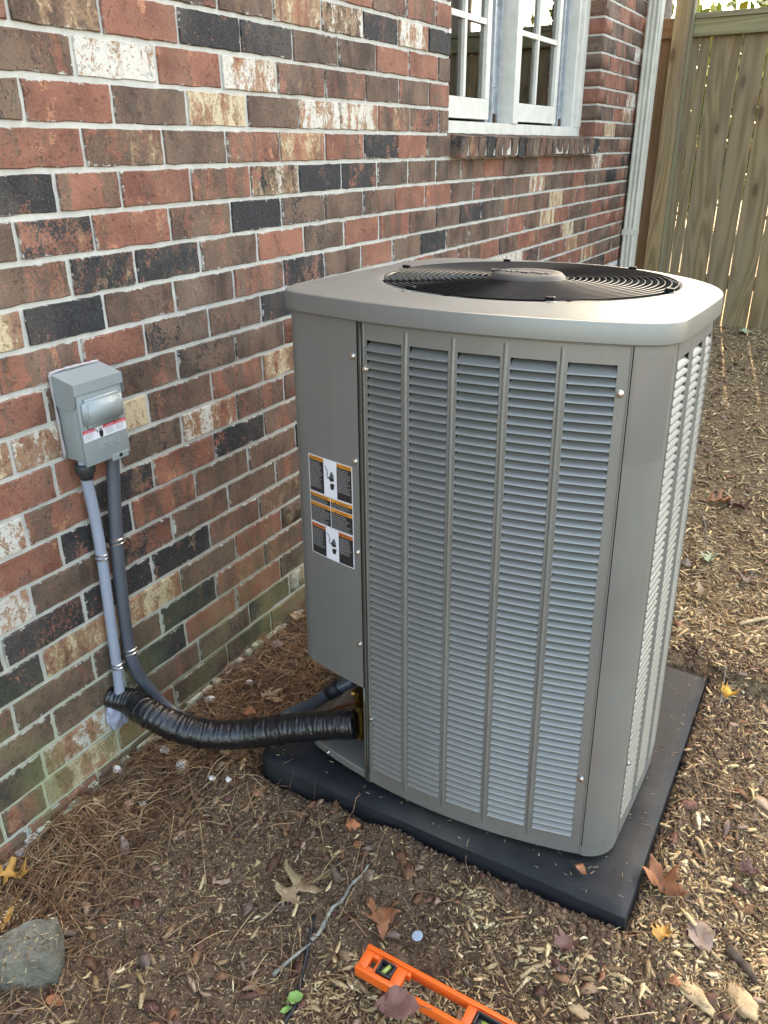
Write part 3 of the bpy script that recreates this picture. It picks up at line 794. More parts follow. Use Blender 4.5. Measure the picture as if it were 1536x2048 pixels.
def sheet(mb, side, t0, t1, z0, z1, e0=-.0012, e1=0.0, n=6):
    V = []
    for i in range(n+1):
        t = t0+(t1-t0)*i/n
        V += [U(side, t, e0, z0), U(side, t, e1, z0), U(side, t, e1, z1), U(side, t, e0, z1)]
    Fc = []
    for i in range(n):
        a = 4*i; b = a+4
        Fc += [(a+1, b+1, b+2, a+2), (b, a, a+3, b+3), (a+2, b+2, b+3, a+3), (a, b, b+1, a+1)]
    Fc += [(0, 1, 2, 3), (4*n+3, 4*n+2, 4*n+1, 4*n)]
    mb.add(V, Fc)
ZB, ZT = .085, 1.087
LZ0, NL, LP = .128, 62, .01495
COLS = [-.1425+.0905*i for i in range(5)]; CW = .0735
def louvre_panel(side, t0, t1, cols, nm):
    p = MB(); zt0 = LZ0+NL*LP+.002; zb1 = LZ0-.002
    sheet(p, side, t0, t1, zt0, ZT, n=14); sheet(p, side, t0, t1, ZB, zb1, n=14)
    edges = [t0]+sum([[c, c+CW] for c in cols], [])+[t1]
    for i in range(0, len(edges), 2): sheet(p, side, edges[i], edges[i+1], zb1, zt0, n=2)
    # turned outer edge of the panel
    p.tube([U(side, t0+(t1-t0)*i/20, .0005, ZT) for i in range(21)], .0016, 6)
    p.tube([U(side, t1, .0003, z) for z in np.linspace(ZB, ZT, 12)], .0016, 6)
    p.tube([U(side, t0, .0003, z) for z in np.linspace(ZB, ZT, 12)], .0016, 6)
    # rounded upper and lower slot corners
    o_ = p.build(nm, M['paint'], ac); autosmooth(o_, 30)
    r = MB()
    for i in range(len(cols)-1):
        tm = (cols[i]+CW+cols[i+1])/2
        zz = np.linspace(zb1-.022, zt0+.022, 20); V = []
        for z in zz:
            e = .0036*min(1, min(z-zz[0], zz[-1]-z)/.012)
            V += [U(side, tm-.004, .0001, z), U(side, tm-.0016, e, z), U(side, tm+.0016, e, z), U(side, tm+.004, .0001, z)]
        Fc = []
        for q in range(19):
            for w in range(3): Fc.append((4*q+w, 4*q+w+1, 4*q+4+w+1, 4*q+4+w))
        r.add(V, Fc)
    r.build('pressed_rib', M['paint'], ac, True)
    return o_
PROF = [(-.0210, .0128), (-.0140, .0106), (-.0075, .0076), (-.0020, .0040), (.0018, .0012), (.0034, -.0004), (.0036, -.0016), (.0024, -.0022), (.0004, -.0008), (-.0075, .0062), (-.0210, .0114)]
def blade_geom(side, c, z):
    n = 4; V = []; m = len(PROF)
    for i in range(n+1):
        t = c-.0004+(CW+.0008)*i/n
        for (e, h) in PROF: V.append(U(side, t, (e+.0004)*(.45 if side == 1 else 1) if e > 0 else e*.72, z+h))
    Fc = []
    for i in range(n):
        for q in range(m-1):
            a = i*m+q; Fc.append((a, a+1, a+m+1, a+m))
        Fc.append((i*m+m-1, i*m, (i+1)*m, (i+1)*m+m-1))
    Fc.append(tuple(range(m))[::-1]); Fc.append(tuple(n*m+q for q in range(m)))
    return V, Fc
louvre_panel(0, -.150, .3115, COLS, 'louvred_panel')
zref = .6
import itertools
rest = MB()
for ci, c in enumerate(COLS):
    V, Fc = blade_geom(0, c, zref); me = bpy.data.meshes.new('louvre'); me.from_pydata(V, [], Fc); me.materials.append(M['paint'])
    bm = bmesh.new(); bm.from_mesh(me); bmesh.ops.recalc_face_normals(bm, faces=list(bm.faces))
    for f in bm.faces: f.smooth = True
    for e in bm.edges:
        if len(e.link_faces) == 2 and e.calc_face_angle(0) > .9: e.smooth = False
    bm.to_mesh(me); bm.free()
    # mesh stored relative to the unit axis so that a scale reproduces the taper
    me.transform(Matrix.Translation(Vector((-ACX, -ACY, -zref))))
    kr = 1-TAPER*(zref-.08)
    for i in range(NL):
        z = LZ0+i*LP+.0006
        if i >= 2:
            o = bpy.data.objects.new('louvre', me); COL.objects.link(o); o.parent = ac; o.matrix_parent_inverse = Matrix.Translation(-Vector((ACX, ACY, PZ)))
            k = (1-TAPER*(z-.08))/kr
            o.location = (ACX-.017*(z-zref), ACY+(z-zref)*RX, z); o.scale = (k, k, 1)
        else:
            V, Fc = blade_geom(0, c, z); rest.add(V, Fc)
# right side: same construction, its blades joined
louvre_panel(1, -.262, .254, [-.2535+i*.1065 for i in range(5)], 'side_louvred_panel')
for c in [-.2535+i*.1065 for i in range(5)]:
    cw0 = CW
    for i in range(NL):
        V, Fc = blade_geom(1, c, LZ0+i*LP+.0006); rest.add(V, Fc)
o = rest.build('louvre_bank', M['paint'], ac, recalc=True); autosmooth(o, 50); tag(o, kind='stuff')
# back and plain left side
p = MB(); sheet(p, 2, -.2545, .315, ZB, ZT, n=14); sheet(p, 3, -.285, .082, ZB, ZT, n=10); p.build('rear_panel', M['paint'], ac)
# corner posts
def post_strip(name, side, ta, tb, z0, z1, e=0.0, mat=None):
    """from t=ta on `side` round the corner to t=tb on the next side"""
    A_, B_ = SR[side][1], -SR[(side+1) % 4][0]
    pts = lambda ee, z: [U(side, ta+(A_-ta)*i/5, ee, z) for i in range(5)]+[corner(side, i/10, ee, z) for i in range(10)]+[U((side+1) % 4, -B_+(tb+B_)*i/5, ee, z) for i in range(6)]
    n = len(pts(0, 1)); V = pts(e, z0)+pts(e, z1)+pts(e-.002, z0)+pts(e-.002, z1)
    Fc = []
    for i in range(n-1): Fc += [(i, i+1, n+i+1, n+i), (2*n+i+1, 2*n+i, 3*n+i, 3*n+i+1), (n+i, n+i+1, 3*n+i+1, 3*n+i), (i+1, i, 2*n+i, 2*n+i+1)]
    Fc += [(0, n, 3*n, 2*n), (n-1, 3*n-1, 4*n-1, 2*n-1)]
    m_ = MB(); m_.add(V, Fc); o = m_.build(name, mat or M['paint'], ac); return autosmooth(o, 40)
post_strip('corner_post', 0, .3145, -.2635, ZB-.004, ZT)
post_strip('corner_post', 2, .3155, -.2855, ZB-.004, ZT)
# badge plate on the near corner
pts0 = [corner(0, .05+.9*i/12, .0008, 0) for i in range(13)]
def plate(z0, z1):
    V = []
    for z in (z0, z1):
        for i in range(13): V.append(corner(0, .04+.93*i/12, .0012, z))
    m_ = MB(); m_.add(V, [(i, i+1, 13+i+1, 13+i) for i in range(12)]); o = m_.build('badge_plate', M['plate'], ac, True); return o
plate(.905, 1.070)
# access panel round the left corner
ZA = .325
post_strip('access_panel', 3, .083, -.1660, ZA, ZT, .0015)
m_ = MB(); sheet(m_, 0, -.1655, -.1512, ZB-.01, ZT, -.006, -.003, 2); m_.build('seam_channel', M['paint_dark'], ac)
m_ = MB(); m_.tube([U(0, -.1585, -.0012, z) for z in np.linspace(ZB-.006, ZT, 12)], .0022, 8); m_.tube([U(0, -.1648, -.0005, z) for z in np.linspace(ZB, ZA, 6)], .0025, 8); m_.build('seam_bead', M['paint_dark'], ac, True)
# folded lower lip of access panel
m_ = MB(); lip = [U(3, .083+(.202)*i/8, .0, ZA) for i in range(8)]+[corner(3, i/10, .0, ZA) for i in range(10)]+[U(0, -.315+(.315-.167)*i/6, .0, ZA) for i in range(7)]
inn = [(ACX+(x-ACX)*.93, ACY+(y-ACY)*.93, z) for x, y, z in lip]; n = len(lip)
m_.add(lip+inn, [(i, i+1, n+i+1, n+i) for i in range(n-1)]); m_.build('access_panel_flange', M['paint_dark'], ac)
# coil and inner walls
m_ = MB(); o1 = outline(-.030, .10); o2 = outline(-.030, 1.085); n = len(o1)
# stop the coil short of the service bay (left front corner)
keep = [i for i in range(n) if not (i >= n-8-4 or i < 4)]
V = [o1[i] for i in keep]+[o2[i] for i in keep]; k_ = len(keep)
m_.add(V, [(i, i+1, k_+i+1, k_+i) for i in range(k_-1)])
m_.build('condenser_coil', M['coil'], ac)
m_ = MB(); a = Vector(o1[4]); b = Vector(o1[n-8-5])
c0 = (a.x-.01, a.y+.10, 0); c1 = (b.x+.12, b.y, 0)
ws = [(a.x, a.y), (a.x-.005, a.y+.13), (a.x-.02, a.y+.15), (b.x+.13, b.y), (b.x, b.y)]
V = [(x, y, .10) for x, y in ws]+[(x, y, 1.08) for x, y in ws]; m_.add(V, [(i, i+1, 6+i-0, 5+i) for i in range(4)])
lean(m_.build('service_bay_wall', M['black'], ac))
# base pan
def loopcap(mb, rings, close_bottom=True):
    n = len(rings[0]); b = len(mb.v)
    V = sum([list(r) for r in rings], []); Fc = []
    for q in range(len(rings)-1):
        for i in range(n): i2 = (i+1) % n; Fc.append((q*n+i, q*n+i2, (q+1)*n+i2, (q+1)*n+i))
    Fc.append(tuple((len(rings)-1)*n+i for i in range(n)));
    if close_bottom: Fc.append(tuple(range(n))[::-1])
    mb.add(V, Fc)
m_ = MB(); loopcap(m_, [outline(-.004, .079), outline(-.002, .081), outline(-.002, .097), outline(-.0045, .0995)])
autosmooth(m_.build('base_pan', M['paint'], ac), 40)
m_ = MB()
for x, y in ((-.25, -.25), (.25, -.25), (-.25, .25), (.25, .25)): m_.lathe([(.022, PZ-.002), (.022, .0785)], (ACX+x, ACY+y, 0), 16)
m_.build('foot', M['rubber'], ac)
# top cover
NTp = 144
def polar(e, z):
    ol = outline(e, z, 24, 16); ang = [math.atan2(y-ACY, x-ACX) for x, y, _ in ol]
    out = []; ol2 = sorted(zip(ang, ol), key=lambda q: q[0]); A_ = np.array([q[0] for q in ol2]); R_ = np.array([math.hypot(q[1][0]-ACX, q[1][1]-ACY) for q in ol2])
    A3 = np.concatenate([A_-2*math.pi, A_, A_+2*math.pi]); R3 = np.concatenate([R_]*3)
    th = np.linspace(-math.pi, math.pi, NTp, endpoint=False); rr = np.interp(th, A3, R3)
    return th, rr
TILT = False; th, rr = polar(.012, 1.10); TILT = True
GCX, GCY = ACX+.014, ACY-.006; GR = .284
th2 = [math.atan2(ACY+r_*math.sin(a_)-GCY, ACX+r_*math.cos(a_)-GCX) for r_, a_ in zip(rr, th)]
def ring(rad, z): return [(ACX+rad[i]*math.cos(th[i]), ACY+rad[i]*math.sin(th[i]), z) for i in range(NTp)]
def cring(r_, z): return [(GCX+r_*math.cos(a_), GCY+r_*math.sin(a_), z) for a_ in th2]
rings = [ring(rr-.020, 1.090), ring(rr-.002, 1.089), ring(rr, 1.091), ring(rr, 1.1195), ring(rr-.0010, 1.1222), ring(rr-.0035, 1.1234), ring(rr-.010, 1.1240)]
o_r = ring(rr-.010, 1.1240); i_r = cring(GR+.012, 1.1312)
for s in (.18, .4, .62, .82, 1.0): rings.append([(p[0]*(1-s)+q[0]*s, p[1]*(1-s)+q[1]*s, 1.1240+.0072*(s**.8)) for p, q in zip(o_r, i_r)])
rings += [cring(GR+.006, 1.1306), cring(GR+.002, 1.1292), cring(GR, 1.127), cring(GR, 1.06), cring(GR-.012, 1.03)]
V = sum(rings, []); Fc = []
for q in range(len(rings)-1):
    for i in range(NTp): i2 = (i+1) % NTp; Fc.append((q*NTp+i, q*NTp+i2, (q+1)*NTp+i2, (q+1)*NTp+i))
m_ = MB(); m_.add(V, Fc); autosmooth(lean(m_.build('top_cover', M['paint'], ac)), 32)
m_ = MB(); m_.add(cring(GR-.012, 1.031)+cring(GR-.012, .80)+cring(0, .80), [(q*NTp+i, q*NTp+(i+1) % NTp, (q+1)*NTp+(i+1) % NTp, (q+1)*NTp+i) for q in range(2) for i in range(NTp)])
lean(m_.build('fan_shroud', M['black'], ac))
# black band painting in the shade of the gap between cover and panel heads
m_ = MB(); g1 = outline(-.006, 1.0872); g2 = outline(-.006, 1.0905); n = len(g1); m_.add(g1+g2, [(i, (i+1) % n, n+(i+1) % n, n+i) for i in range(n)]); m_.build('cover_gap_shade', M['black'], ac)
# dark seam right of the panel
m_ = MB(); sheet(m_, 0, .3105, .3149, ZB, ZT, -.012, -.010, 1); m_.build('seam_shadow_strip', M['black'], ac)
# fan grille
NR = 18
for k in range(NR):
    r = .078+(GR-.002-.078)*k/(NR-1); z = 1.1325+.0015*(1-(r/GR)**2)
    g = MB(); g.tube([(GCX+r*math.cos(a), GCY+r*math.sin(a), z) for a in np.linspace(0, 2*math.pi, 96, endpoint=False)], .0016, 6, closed=True); lean(g.build('grille_ring', M['wire'], ac, True))
for a in (35, 80, 125, 170, 215, 260, 305, 350):
    a = math.radians(a); g = MB(); g.tube([(GCX+r*math.cos(a), GCY+r*math.sin(a), 1.1287+.0015*(1-(r/GR)**2)) for r in np.linspace(.06, GR+.003, 8)], .0024, 6); lean(g.build('grille_spoke', M['wire'], ac, True))
for a in (-115, -62, -10, 60, 120, 175):
    a = math.radians(a); g = MB(); R0 = GR+.012; c, s_ = math.cos(a), math.sin(a)
    g.lathe([(.010, 1.130), (.0095, 1.1318), (.008, 1.1322)], (GCX+R0*c, GCY+R0*s_, 0), 16)
    b_ = lean(g.build('grille_clip', M['paint'], ac, True))
    g = MB(); g.bbox(GCX+(R0-.010)*c-.008, GCX+(R0-.010)*c+.008, GCY+(R0-.010)*s_-.005, GCY+(R0-.010)*s_+.005, 1.132, 1.1385, .0015); lean(g.build('clip_bolt', M['wire'], b_))
g = MB(); g.lathe([(.074, 1.1310), (.075, 1.1345), (.073, 1.137), (.067, 1.1425), (.064, 1.144), (.05, 1.1445)], (GCX, GCY, 0), 64)
hub = autosmooth(lean(g.build('hub_cover', M['hub'], ac)), 40)
g = MB(); pts = [(GCX-.050+.1*i/60, GCY-.018+.008*math.sin(i*1.05)*(1 if i % 7 < 5 else .3)+.004*math.sin(i*.33), 1.1448) for i in range(61)]
g.tube(pts, .0022, 6); g.tube([(GCX-.056+.014*math.cos(t), GCY-.012+.012*math.sin(t), 1.1448) for t in np.linspace(.5, 5.2, 16)], .0022, 6)
lean(g.build('hub_script', M['hubmark'], hub))
g = MB(); g.lathe([(.06, .93), (.06, 1.10), (.045, 1.12)], (GCX, GCY, 0), 32); lean(g.build('fan_motor', M['wire'], ac))
for k in range(3):
    a0 = math.radians(20+120*k); V = []
    for i in range(7):
        r = .05+.19*i/6
        for j in range(6):
            a = a0+(j/5)*math.radians(68)*(1-.15*i/6)+.2*i/6; V.append((GCX+r*math.cos(a), GCY+r*math.sin(a), 1.060+.055*j/5-.02))
    g = MB(); g.add(V, [(i*6+j, i*6+j+1, (i+1)*6+j+1, (i+1)*6+j) for i in range(6) for j in range(5)]); lean(g.build('fan_blade', M['blade'], ac, True))
# screws
def screw(side, t, z, r=.0048):
    c = Vector(U(side, t, .0006, z)); nrm = (Vector(U(side, t, .01, z))-Vector(U(side, t, 0, z))).normalized()
    g = MB(); g.lathe([(r*1.35, 0), (r*1.35, .0012), (r, .0016), (r, .0050), (r*.75, .0058)], (0, 0, 0), 10)
    me = g.mesh('screw'); me.transform(Matrix.Translation(c) @ nrm.to_track_quat('Z', 'Y').to_matrix().to_4x4())
    autosmooth(link('screw', me, M['galv'], ac), 40)
for t, z in ((-.1735, 1.025), (-.1735, .828), (-.1725, .640), (-.1725, .430), (-.1455, 1.006), (-.1455, .255), (.3005, 1.014), (.3015, .270), (-.280, .0905)): screw(0, t, z)
screw(1, -.252, .27)
# warning labels on the access panel
def decal_obj(name, items, f, parent, mats, label=None):
    """items: (kind, data, layer, mat index); f(u,v,h)->world"""
    m_ = MB()
    for it in items:
        m_.mi = it[3]; h = .00035*it[2]
        if it[0] == 'r':
            u0, v0, u1, v1 = it[1]; n = max(1, int(abs(u1-u0)/.12)); V = []
            for i in range(n+1):
                u = u0+(u1-u0)*i/n; V += [f(u, v0, h), f(u, v1, h)]
            m_.add(V, [(2*i, 2*i+2, 2*i+3, 2*i+1) for i in range(n)])
        elif it[0] == 'p':
            V = [f(u, v, h) for u, v in it[1]]; m_.add(V, [tuple(range(len(V)))])
        elif it[0] in 'te':
            s, u0, v0, hu, hv = it[1]
            cu = bpy.data.curves.new('t', 'FONT'); cu.body = s; cu.size = 1; cu.resolution_u = 2
            if it[0] == 'e': cu.extrude = .05
            to = bpy.data.objects.new('t', cu); me = bpy.data.meshes.new_from_object(to)
            xs = [v.co.x for v in me.vertices]; ys = [v.co.y for v in me.vertices]
            if xs:
                x0, x1, y0, y1 = min(xs), max(xs), min(ys), max(ys)
                V = [f(u0+(v.co.x-x0)/(x1-x0)*hu, v0+(v.co.y-y0)/(y1-y0)*hv, h+((v.co.z+.05)*.010 if it[0] == 'e' else 0)) for v in me.vertices]
                m_.add(V, [tuple(q.vertices) for q in me.polygons])
            bpy.data.objects.remove(to); bpy.data.curves.remove(cu); bpy.data.meshes.remove(me)
    o = m_.build(name, mats, parent)
    if label: o['label'] = label
    return o
LM = [M['lw'], M['lk'], M['lo'], M['lr'], M['lt']]
LT0, LT1, LZt, LZb = -.302, -.182, .815, .600
def lf(u, v, h):   # u 0..1 left-right, v 0(bottom)..1(top)
    return U(0, LT0+(LT1-LT0)*u, .0019+h, LZb+(LZt-LZb)*v)
rl = random.Random(3)
def lines(u0, u1, v0, v1, n, layer=3, mat=4):
    out = []
    for i in range(n):
        v = v1-(v1-v0)*(i+.5)/n; hh = (v1-v0)/n*.36; u = u0
        e = u0+(u1-u0)*rl.uniform(.72, 1.0)
        while u < e-.004:
            w = rl.uniform(.012, .045); out.append(('r', (u, v-hh/2, min(e, u+w), v+hh/2), layer, mat)); u += w+.007
    return out
def tri(u, v, s, mat, layer): return ('p', [(u, v), (u+s*1.7, v), (u+s*.85, v+s*.8)], layer, mat)
def hand(u0, v0, su, sv):
    P = lambda pts: [(u0+a*su, v0+b*sv) for a, b in pts]; o = []
    o.append(('p', P([(.55, .0), (.82, .03), (.9, .3), (.52, .27), (.48, .16)]), 3, 1))        # palm below the bolt
    o.append(('p', P([(.5, .36), (.86, .40), (.86, .52), (.5, .52)]), 3, 1))
    for k, (a, hgt) in enumerate(((.50, .72), (.59, .80), (.68, .80), (.77, .70))): o.append(('p', P([(a, .525), (a+.065, .525), (a+.06, hgt), (a+.005, hgt)]), 3, 1))
    o.append(('p', P([(.36, .50), (.44, .62), (.49, .48), (.5, .36)]), 3, 1))
    o.append(('p', P([(.02, .98), (.07, 1.0), (.30, .74), (.25, .72)]), 3, 1)); o.append(('p', P([(.25, .72), (.31, .74), (.20, .56), (.15, .60)]), 3, 1)); o.append(('p', P([(.15, .60), (.20, .58), (.34, .46), (.29, .43)]), 3, 1))
    return o
def warn(v0, v1, hm, nlines, warnword):
    it = [('r', (0, v0, 1, v1), 0, 0), ('r', (.018, v0+.008, .36, v1-.008), 1, 1), ('r', (.66, v0+.008, .982, v1-.008), 1, 1)]
    hv = .036
    it += [('r', (.018, v1-.008-hv, .355, v1-.008), 2, hm), ('r', (.665, v1-.008-hv, .982, v1-.008), 2, hm)]
    it += [tri(.035, v1-.038, .028, 1, 3), tri(.685, v1-.038, .028, 1, 3)]
    it += [('t', (warnword, .10, v1-.036, .235, .018), 3, 1), ('t', ('WARNING', .75, v1-.036, .20, .018), 3, 1)]
    it += lines(.035, .34, v1-.06-(v1-v0)*.70*nlines, v1-.055, int(15*nlines)); it += lines(.68, .965, v1-.06-(v1-v0)*.62*nlines, v1-.055, int(13*nlines))
    it += hand(.39, v0+(v1-v0)*.22, .24, (v1-v0)*.60); return it
h1, h2 = (.752-.618)/.21, (.687-.618)/.21
decal_obj('warning_label', warn(h1, 1, 2, 1.0, 'AVERTISSEMENT'), lf, ac, LM, 'upper orange and black warning sticker with a shocked hand')
decal_obj('warning_label', warn(0, h2, 3, .8, 'AVERTISSEMENT'), lf, ac, LM, 'lower warning sticker with dull red orange headings')
it = [('r', (0, h2+.002, 1, h1-.002), 0, 0)]
for (a, b) in ((h1-.095, h1-.008), (h2+.010, h1-.101)):
    it += [('r', (.015, a, .492, b), 1, 1), ('r', (.506, a, .985, b), 1, 1), ('r', (.015, b-.034, .492, b), 2, 2), ('r', (.506, b-.034, .985, b), 2, 2)]
    it += [tri(.03, b-.030, .026, 1, 3), tri(.60, b-.030, .026, 1, 3), ('t', ('AVERTISSEMENT', .09, b-.028, .36, .018), 3, 1), ('t', ('WARNING', .68, b-.028, .21, .018), 3, 1)]
    n = 3 if b-a < .1 else 8
    it += lines(.03, .48, a+.008, b-.040, n); it += lines(.525, .97, a+.008, b-.040, n)
decal_obj('warning_label', it, lf, ac, LM, 'middle sticker with two rows of orange headings')
# service valve, wires in the bay
g = MB(); c = on_y(722, 1440, 1.215); c = Vector(c)
g.tube([c+Vector((0, 0, -.035)), c+Vector((0, 0, .035))], .0075, 12); g.tube([c+Vector((-.02, .0, -.012)), c+Vector((.02, .01, -.012))], .010, 6); g.lathe([(.015, -.046), (.015, -.030)], c, 6); g.lathe([(.013, .028), (.014, .044)], c, 6)
g.build('service_valve', M['brass'], ac)
g = MB(); c = Vector(on_y(718, 1390, 1.24)); g.lathe([(.012, -.014), (.012, .014)], c, 6); g.tube([c+Vector((-.018, .0, 0)), c+Vector((.02, .01, .0))], .008, 8); g.build('service_valve', M['brass'], ac)
g = MB(); a = Vector(on_y(640, 1430, 1.27)); b = Vector(on_y(715, 1405, 1.25)); g.tube([a, (a+b)/2+Vector((0, 0, .004)), b], .0045, 8); g.build('copper_pipe', M['copper'], ac)

# ------------------------------------------------------------------ disconnect box
box = empty('disconnect_box', (0, 1.067, .77), 'small blue grey electrical disconnect box mounted on the brick wall', 'electrical box')
y0, y1, zb, zt, dx_ = 1.008, 1.127, .784, .958, .061
m_ = MB(); m_.bbox(.002, dx_-.006, y0, y1, zb, zt-.02, .002); autosmooth(m_.build('enclosure', M['box_paint'], box), 40)
# hinged hood with sloping top and side cheeks
m_ = MB(); e = .0035
V = [(.0, y0-e, zt+.006), (.0, y1+e, zt+.006), (dx_+e, y1+e, zt-.010), (dx_+e, y0-e, zt-.010), (dx_+e, y1+e, zt-.032), (dx_+e, y0-e, zt-.032),
     (.0, y0-e, zt-.055), (.014, y0-e, zt-.064), (dx_-.010, y0-e, zt-.064), (dx_+e, y0-e, zt-.048), (.0, y1+e, zt-.055), (.014, y1+e, zt-.064), (dx_-.010, y1+e, zt-.064), (dx_+e, y1+e, zt-.048)]
m_.add(V, [(0, 3, 2, 1), (3, 5, 4, 2), (0, 6, 7, 8, 9, 5, 3), (1, 2, 4, 13, 12, 11, 10)]); m_.build('hood', M['box_paint'], box)
m_ = MB(); m_.bbox(dx_-.0055, dx_+.001, y0+.001, y1-.001, zb-.010, zt-.030, .0012); door = autosmooth(m_.build('door', M['box_paint'], box), 40)
# raised handle boss
bm = bmesh.new(); bmesh.ops.create_cube(bm, size=1)
for v in bm.verts:
    s = 1 if v.co.x < 0 else .90; v.co = (dx_-.006+(v.co.x+.5)*.021, (y0+y1)/2+v.co.y*.108*s, zt-.074+v.co.z*.064*s)
bmesh.ops.bevel(bm, geom=list(bm.edges), offset=.008, segments=4, affect='EDGES'); me = bpy.data.meshes.new('boss'); bm.to_mesh(me); bm.free()
o = link('handle_boss', me, M['box_paint'], door, True)
# knockouts on the left cheek
m_ = MB(); m_.lathe([(.017, -.0035), (.017, 0), (.0145, .0002), (.0145, -.0015), (.0115, -.0018), (.0115, -.0002)], (.033, y0+.0005, zb+.045), 28, 'Y'); autosmooth(m_.build('knockout', M['box_paint'], box), 40)
m_ = MB()
for zz in (.06, .075, .09, .10, .118): m_.lathe([(.0016, 0), (.0016, .001)], (.018, y0, zb+zz), 8, 'Y')
m_.box(.040, .0408, y0-.0008, y0, zb+.01, zt-.066); m_.build('cheek_rivets', M['box_paint'], box)
# danger label and embossed name
def bf(u, v, h): return (dx_+.0014+h, y0+.003+(y1-y0-.006)*u, zb+.0+(zt-zb)*v)
BMt = [M['lw'], M['lred'], M['lk'], M['lt'], M['box_paint']]
v0, v1 = .245, .385
it = [('r', (0, v0, 1, v1), 0, 0), ('r', (0, v1-.040, .27, v1), 1, 1), ('r', (.46, v1-.040, 1, v1), 1, 1)]
for s, u, w in (('DANGER', .08, .18), ('PELIGRO', .54, .18), ('DANGER', .80, .17)): it.append(('t', (s, u, v1-.032, w, .022), 2, 0)); it.append(tri(u-.055, v1-.033, .022, 0, 2))
it += [(a_, b_, 2, 3) for a_, b_, _, _ in lines(.02, .24, v0+.02, v1-.048, 6)]+[(a_, b_, 2, 3) for a_, b_, _, _ in lines(.50, .72, v0+.02, v1-.048, 6)]+[(a_, b_, 2, 3) for a_, b_, _, _ in lines(.75, .97, v0+.02, v1-.048, 6)]
for k, pth in enumerate([[(.37, .0), (.43, .0), (.445, .05), (.44, .10), (.355, .10), (.355, .05)], [(.36, .105), (.375, .105), (.38, .135), (.365, .135)], [(.385, .105), (.40, .105), (.405, .14), (.39, .14)], [(.41, .105), (.425, .105), (.428, .135), (.415, .135)], [(.27, .14), (.285, .145), (.34, .09), (.33, .08)]]):
    it.append(('p', [(u, v0+.008+v*.8) for u, v in pth], 2, 2))
decal_obj('danger_label', it, bf, door, BMt)
decal_obj('embossed_name', [('e', ('SIEMENS', .25, .115, .56, .082), .5, 0)], bf, door, [M['box_raised']])
m_ = MB(); m_.bbox(dx_-.004, dx_+.002, y0+.068, y0+.112, zb-.018, zb-.004, .0015); hasp = m_.build('hasp', M['box_paint'], box)
m_ = MB(); m_.lathe([(.0045, 0), (.0045, .0008)], (dx_+.0019, y0+.090, zb-.0095), 12, 'X'); m_.build('hasp_hole', M['black'], hasp)
m_ = MB()
pth = [(.003, y0-.004, zb), (.003, y0-.005, zt-.01), (.003, y0, zt+.007), (.003, (y0+y1)/2, zt+.009), (.003, y1, zt+.007)]
m_.tube(smooth_path(pth, 10), .0032, 8, rf=lambda i, t: 1+.25*math.sin(i*1.7)+.15*math.sin(i*.7)); m_.build('caulk_bead', M['caulk'], box, True)

# ------------------------------------------------------------------ conduits and line set
def ribbed(name, pts, r, mat, label, cat, seg=.0042, amp=.035, n=14):
    P_ = smooth_path(pts, 14); L = sum((P_[i+1]-P_[i]).length for i in range(len(P_)-1)); N = int(L/seg*2)
    # resample evenly
    cum = [0];
    for i in range(len(P_)-1): cum.append(cum[-1]+(P_[i+1]-P_[i]).length)
    out = []; j = 0
    for k in range(N+1):
        s = L*k/N
        while j < len(cum)-2 and cum[j+1] < s: j += 1
        u = (s-cum[j])/max(1e-9, cum[j+1]-cum[j]); out.append(P_[j].lerp(P_[j+1], min(1, u)))
    g = MB(); g.tube(out, r, n, rf=lambda i, t: 1+(amp if i % 2 else -amp)); o = g.build(name, mat, None, True)
    return o, out
light, lp_ = ribbed('light_conduit', [(.034, 1.024, .782), (.031, 1.024, .75), (.026, 1.032, .66), (.024, 1.034, .56), (.022, 1.030, .42), (.022, 1.025, .30), (.024, 1.020, .23), (.024, 1.015, .185), (.012, 1.008, .155), (-.012, 1.002, .135)], .0122, M['conduit'], '', '')
tag(light, 'light blue grey flexible conduit running straight down the brick wall from the box', 'conduit')
g = MB(); g.lathe([(.019, -.002), (.021, -.008), (.020, -.020), (.0145, -.028), (.0130, -.036)], (.034, 1.024, .775), 20); o = g.build('conduit_connector', M['hub'], light, True)
Ea = Vector(on_y(585, 1425, 1.275)); Eb = Vector(on_y(625, 1408, 1.285)); Ec = Vector(on_y(660, 1385, 1.30)); Ed = Vector(on_y(705, 1362, 1.33))
dark, dp_ = ribbed('dark_conduit', [(.036, 1.098, .790), (.034, 1.097, .76), (.030, 1.082, .62), (.028, 1.073, .53), (.026, 1.066, .40), (.027, 1.062, .30), (.032, 1.063, .245), Vector(on_z(290, 1368, .165)), Vector(on_z(336, 1416, .085)), Vector(on_z(400, 1452, .050)), Vector(on_z(480, 1462, .050)), Vector(on_z(545, 1446, .060)), Ea, Eb, Ec, Ed], .0148, M['conduit_dark'], '', '', n=16)
tag(dark, 'dark slate flexible conduit curving from the box to the unit behind the black hose', 'conduit')
g = MB(); d_ = (Ec-Eb).normalized(); g.tube([Ec-d_*.004, Ec+d_*.03], .0185, 16); g.build('conduit_connector', M['hub'], dark, True)
def clamp(path, zc, r, nm, parent):
    i = min(range(len(path)), key=lambda k: abs(path[k].z-zc)); c = path[i]; g = MB()
    for dz in (-.005, .005): g.tube([(c.x+r*1.12*math.cos(a), c.y+r*1.12*math.sin(a), c.z+dz) for a in np.linspace(0, 2*math.pi, 20, endpoint=False)], .0022, 6, closed=True)
    g.bbox(.0, .012, c.y+r*.9, c.y+r*.9+.018, c.z-.007, c.z+.007, .001); g.lathe([(.004, 0), (.003, .004)], (.012, c.y+r*.9+.010, c.z), 8, 'X')
    autosmooth(g.build('pipe_strap', M['galv'], parent), 40)
for zc in (.548, .262): clamp(lp_, zc, .0122, '', light); clamp(dp_, zc+.022, .0148, '', dark)
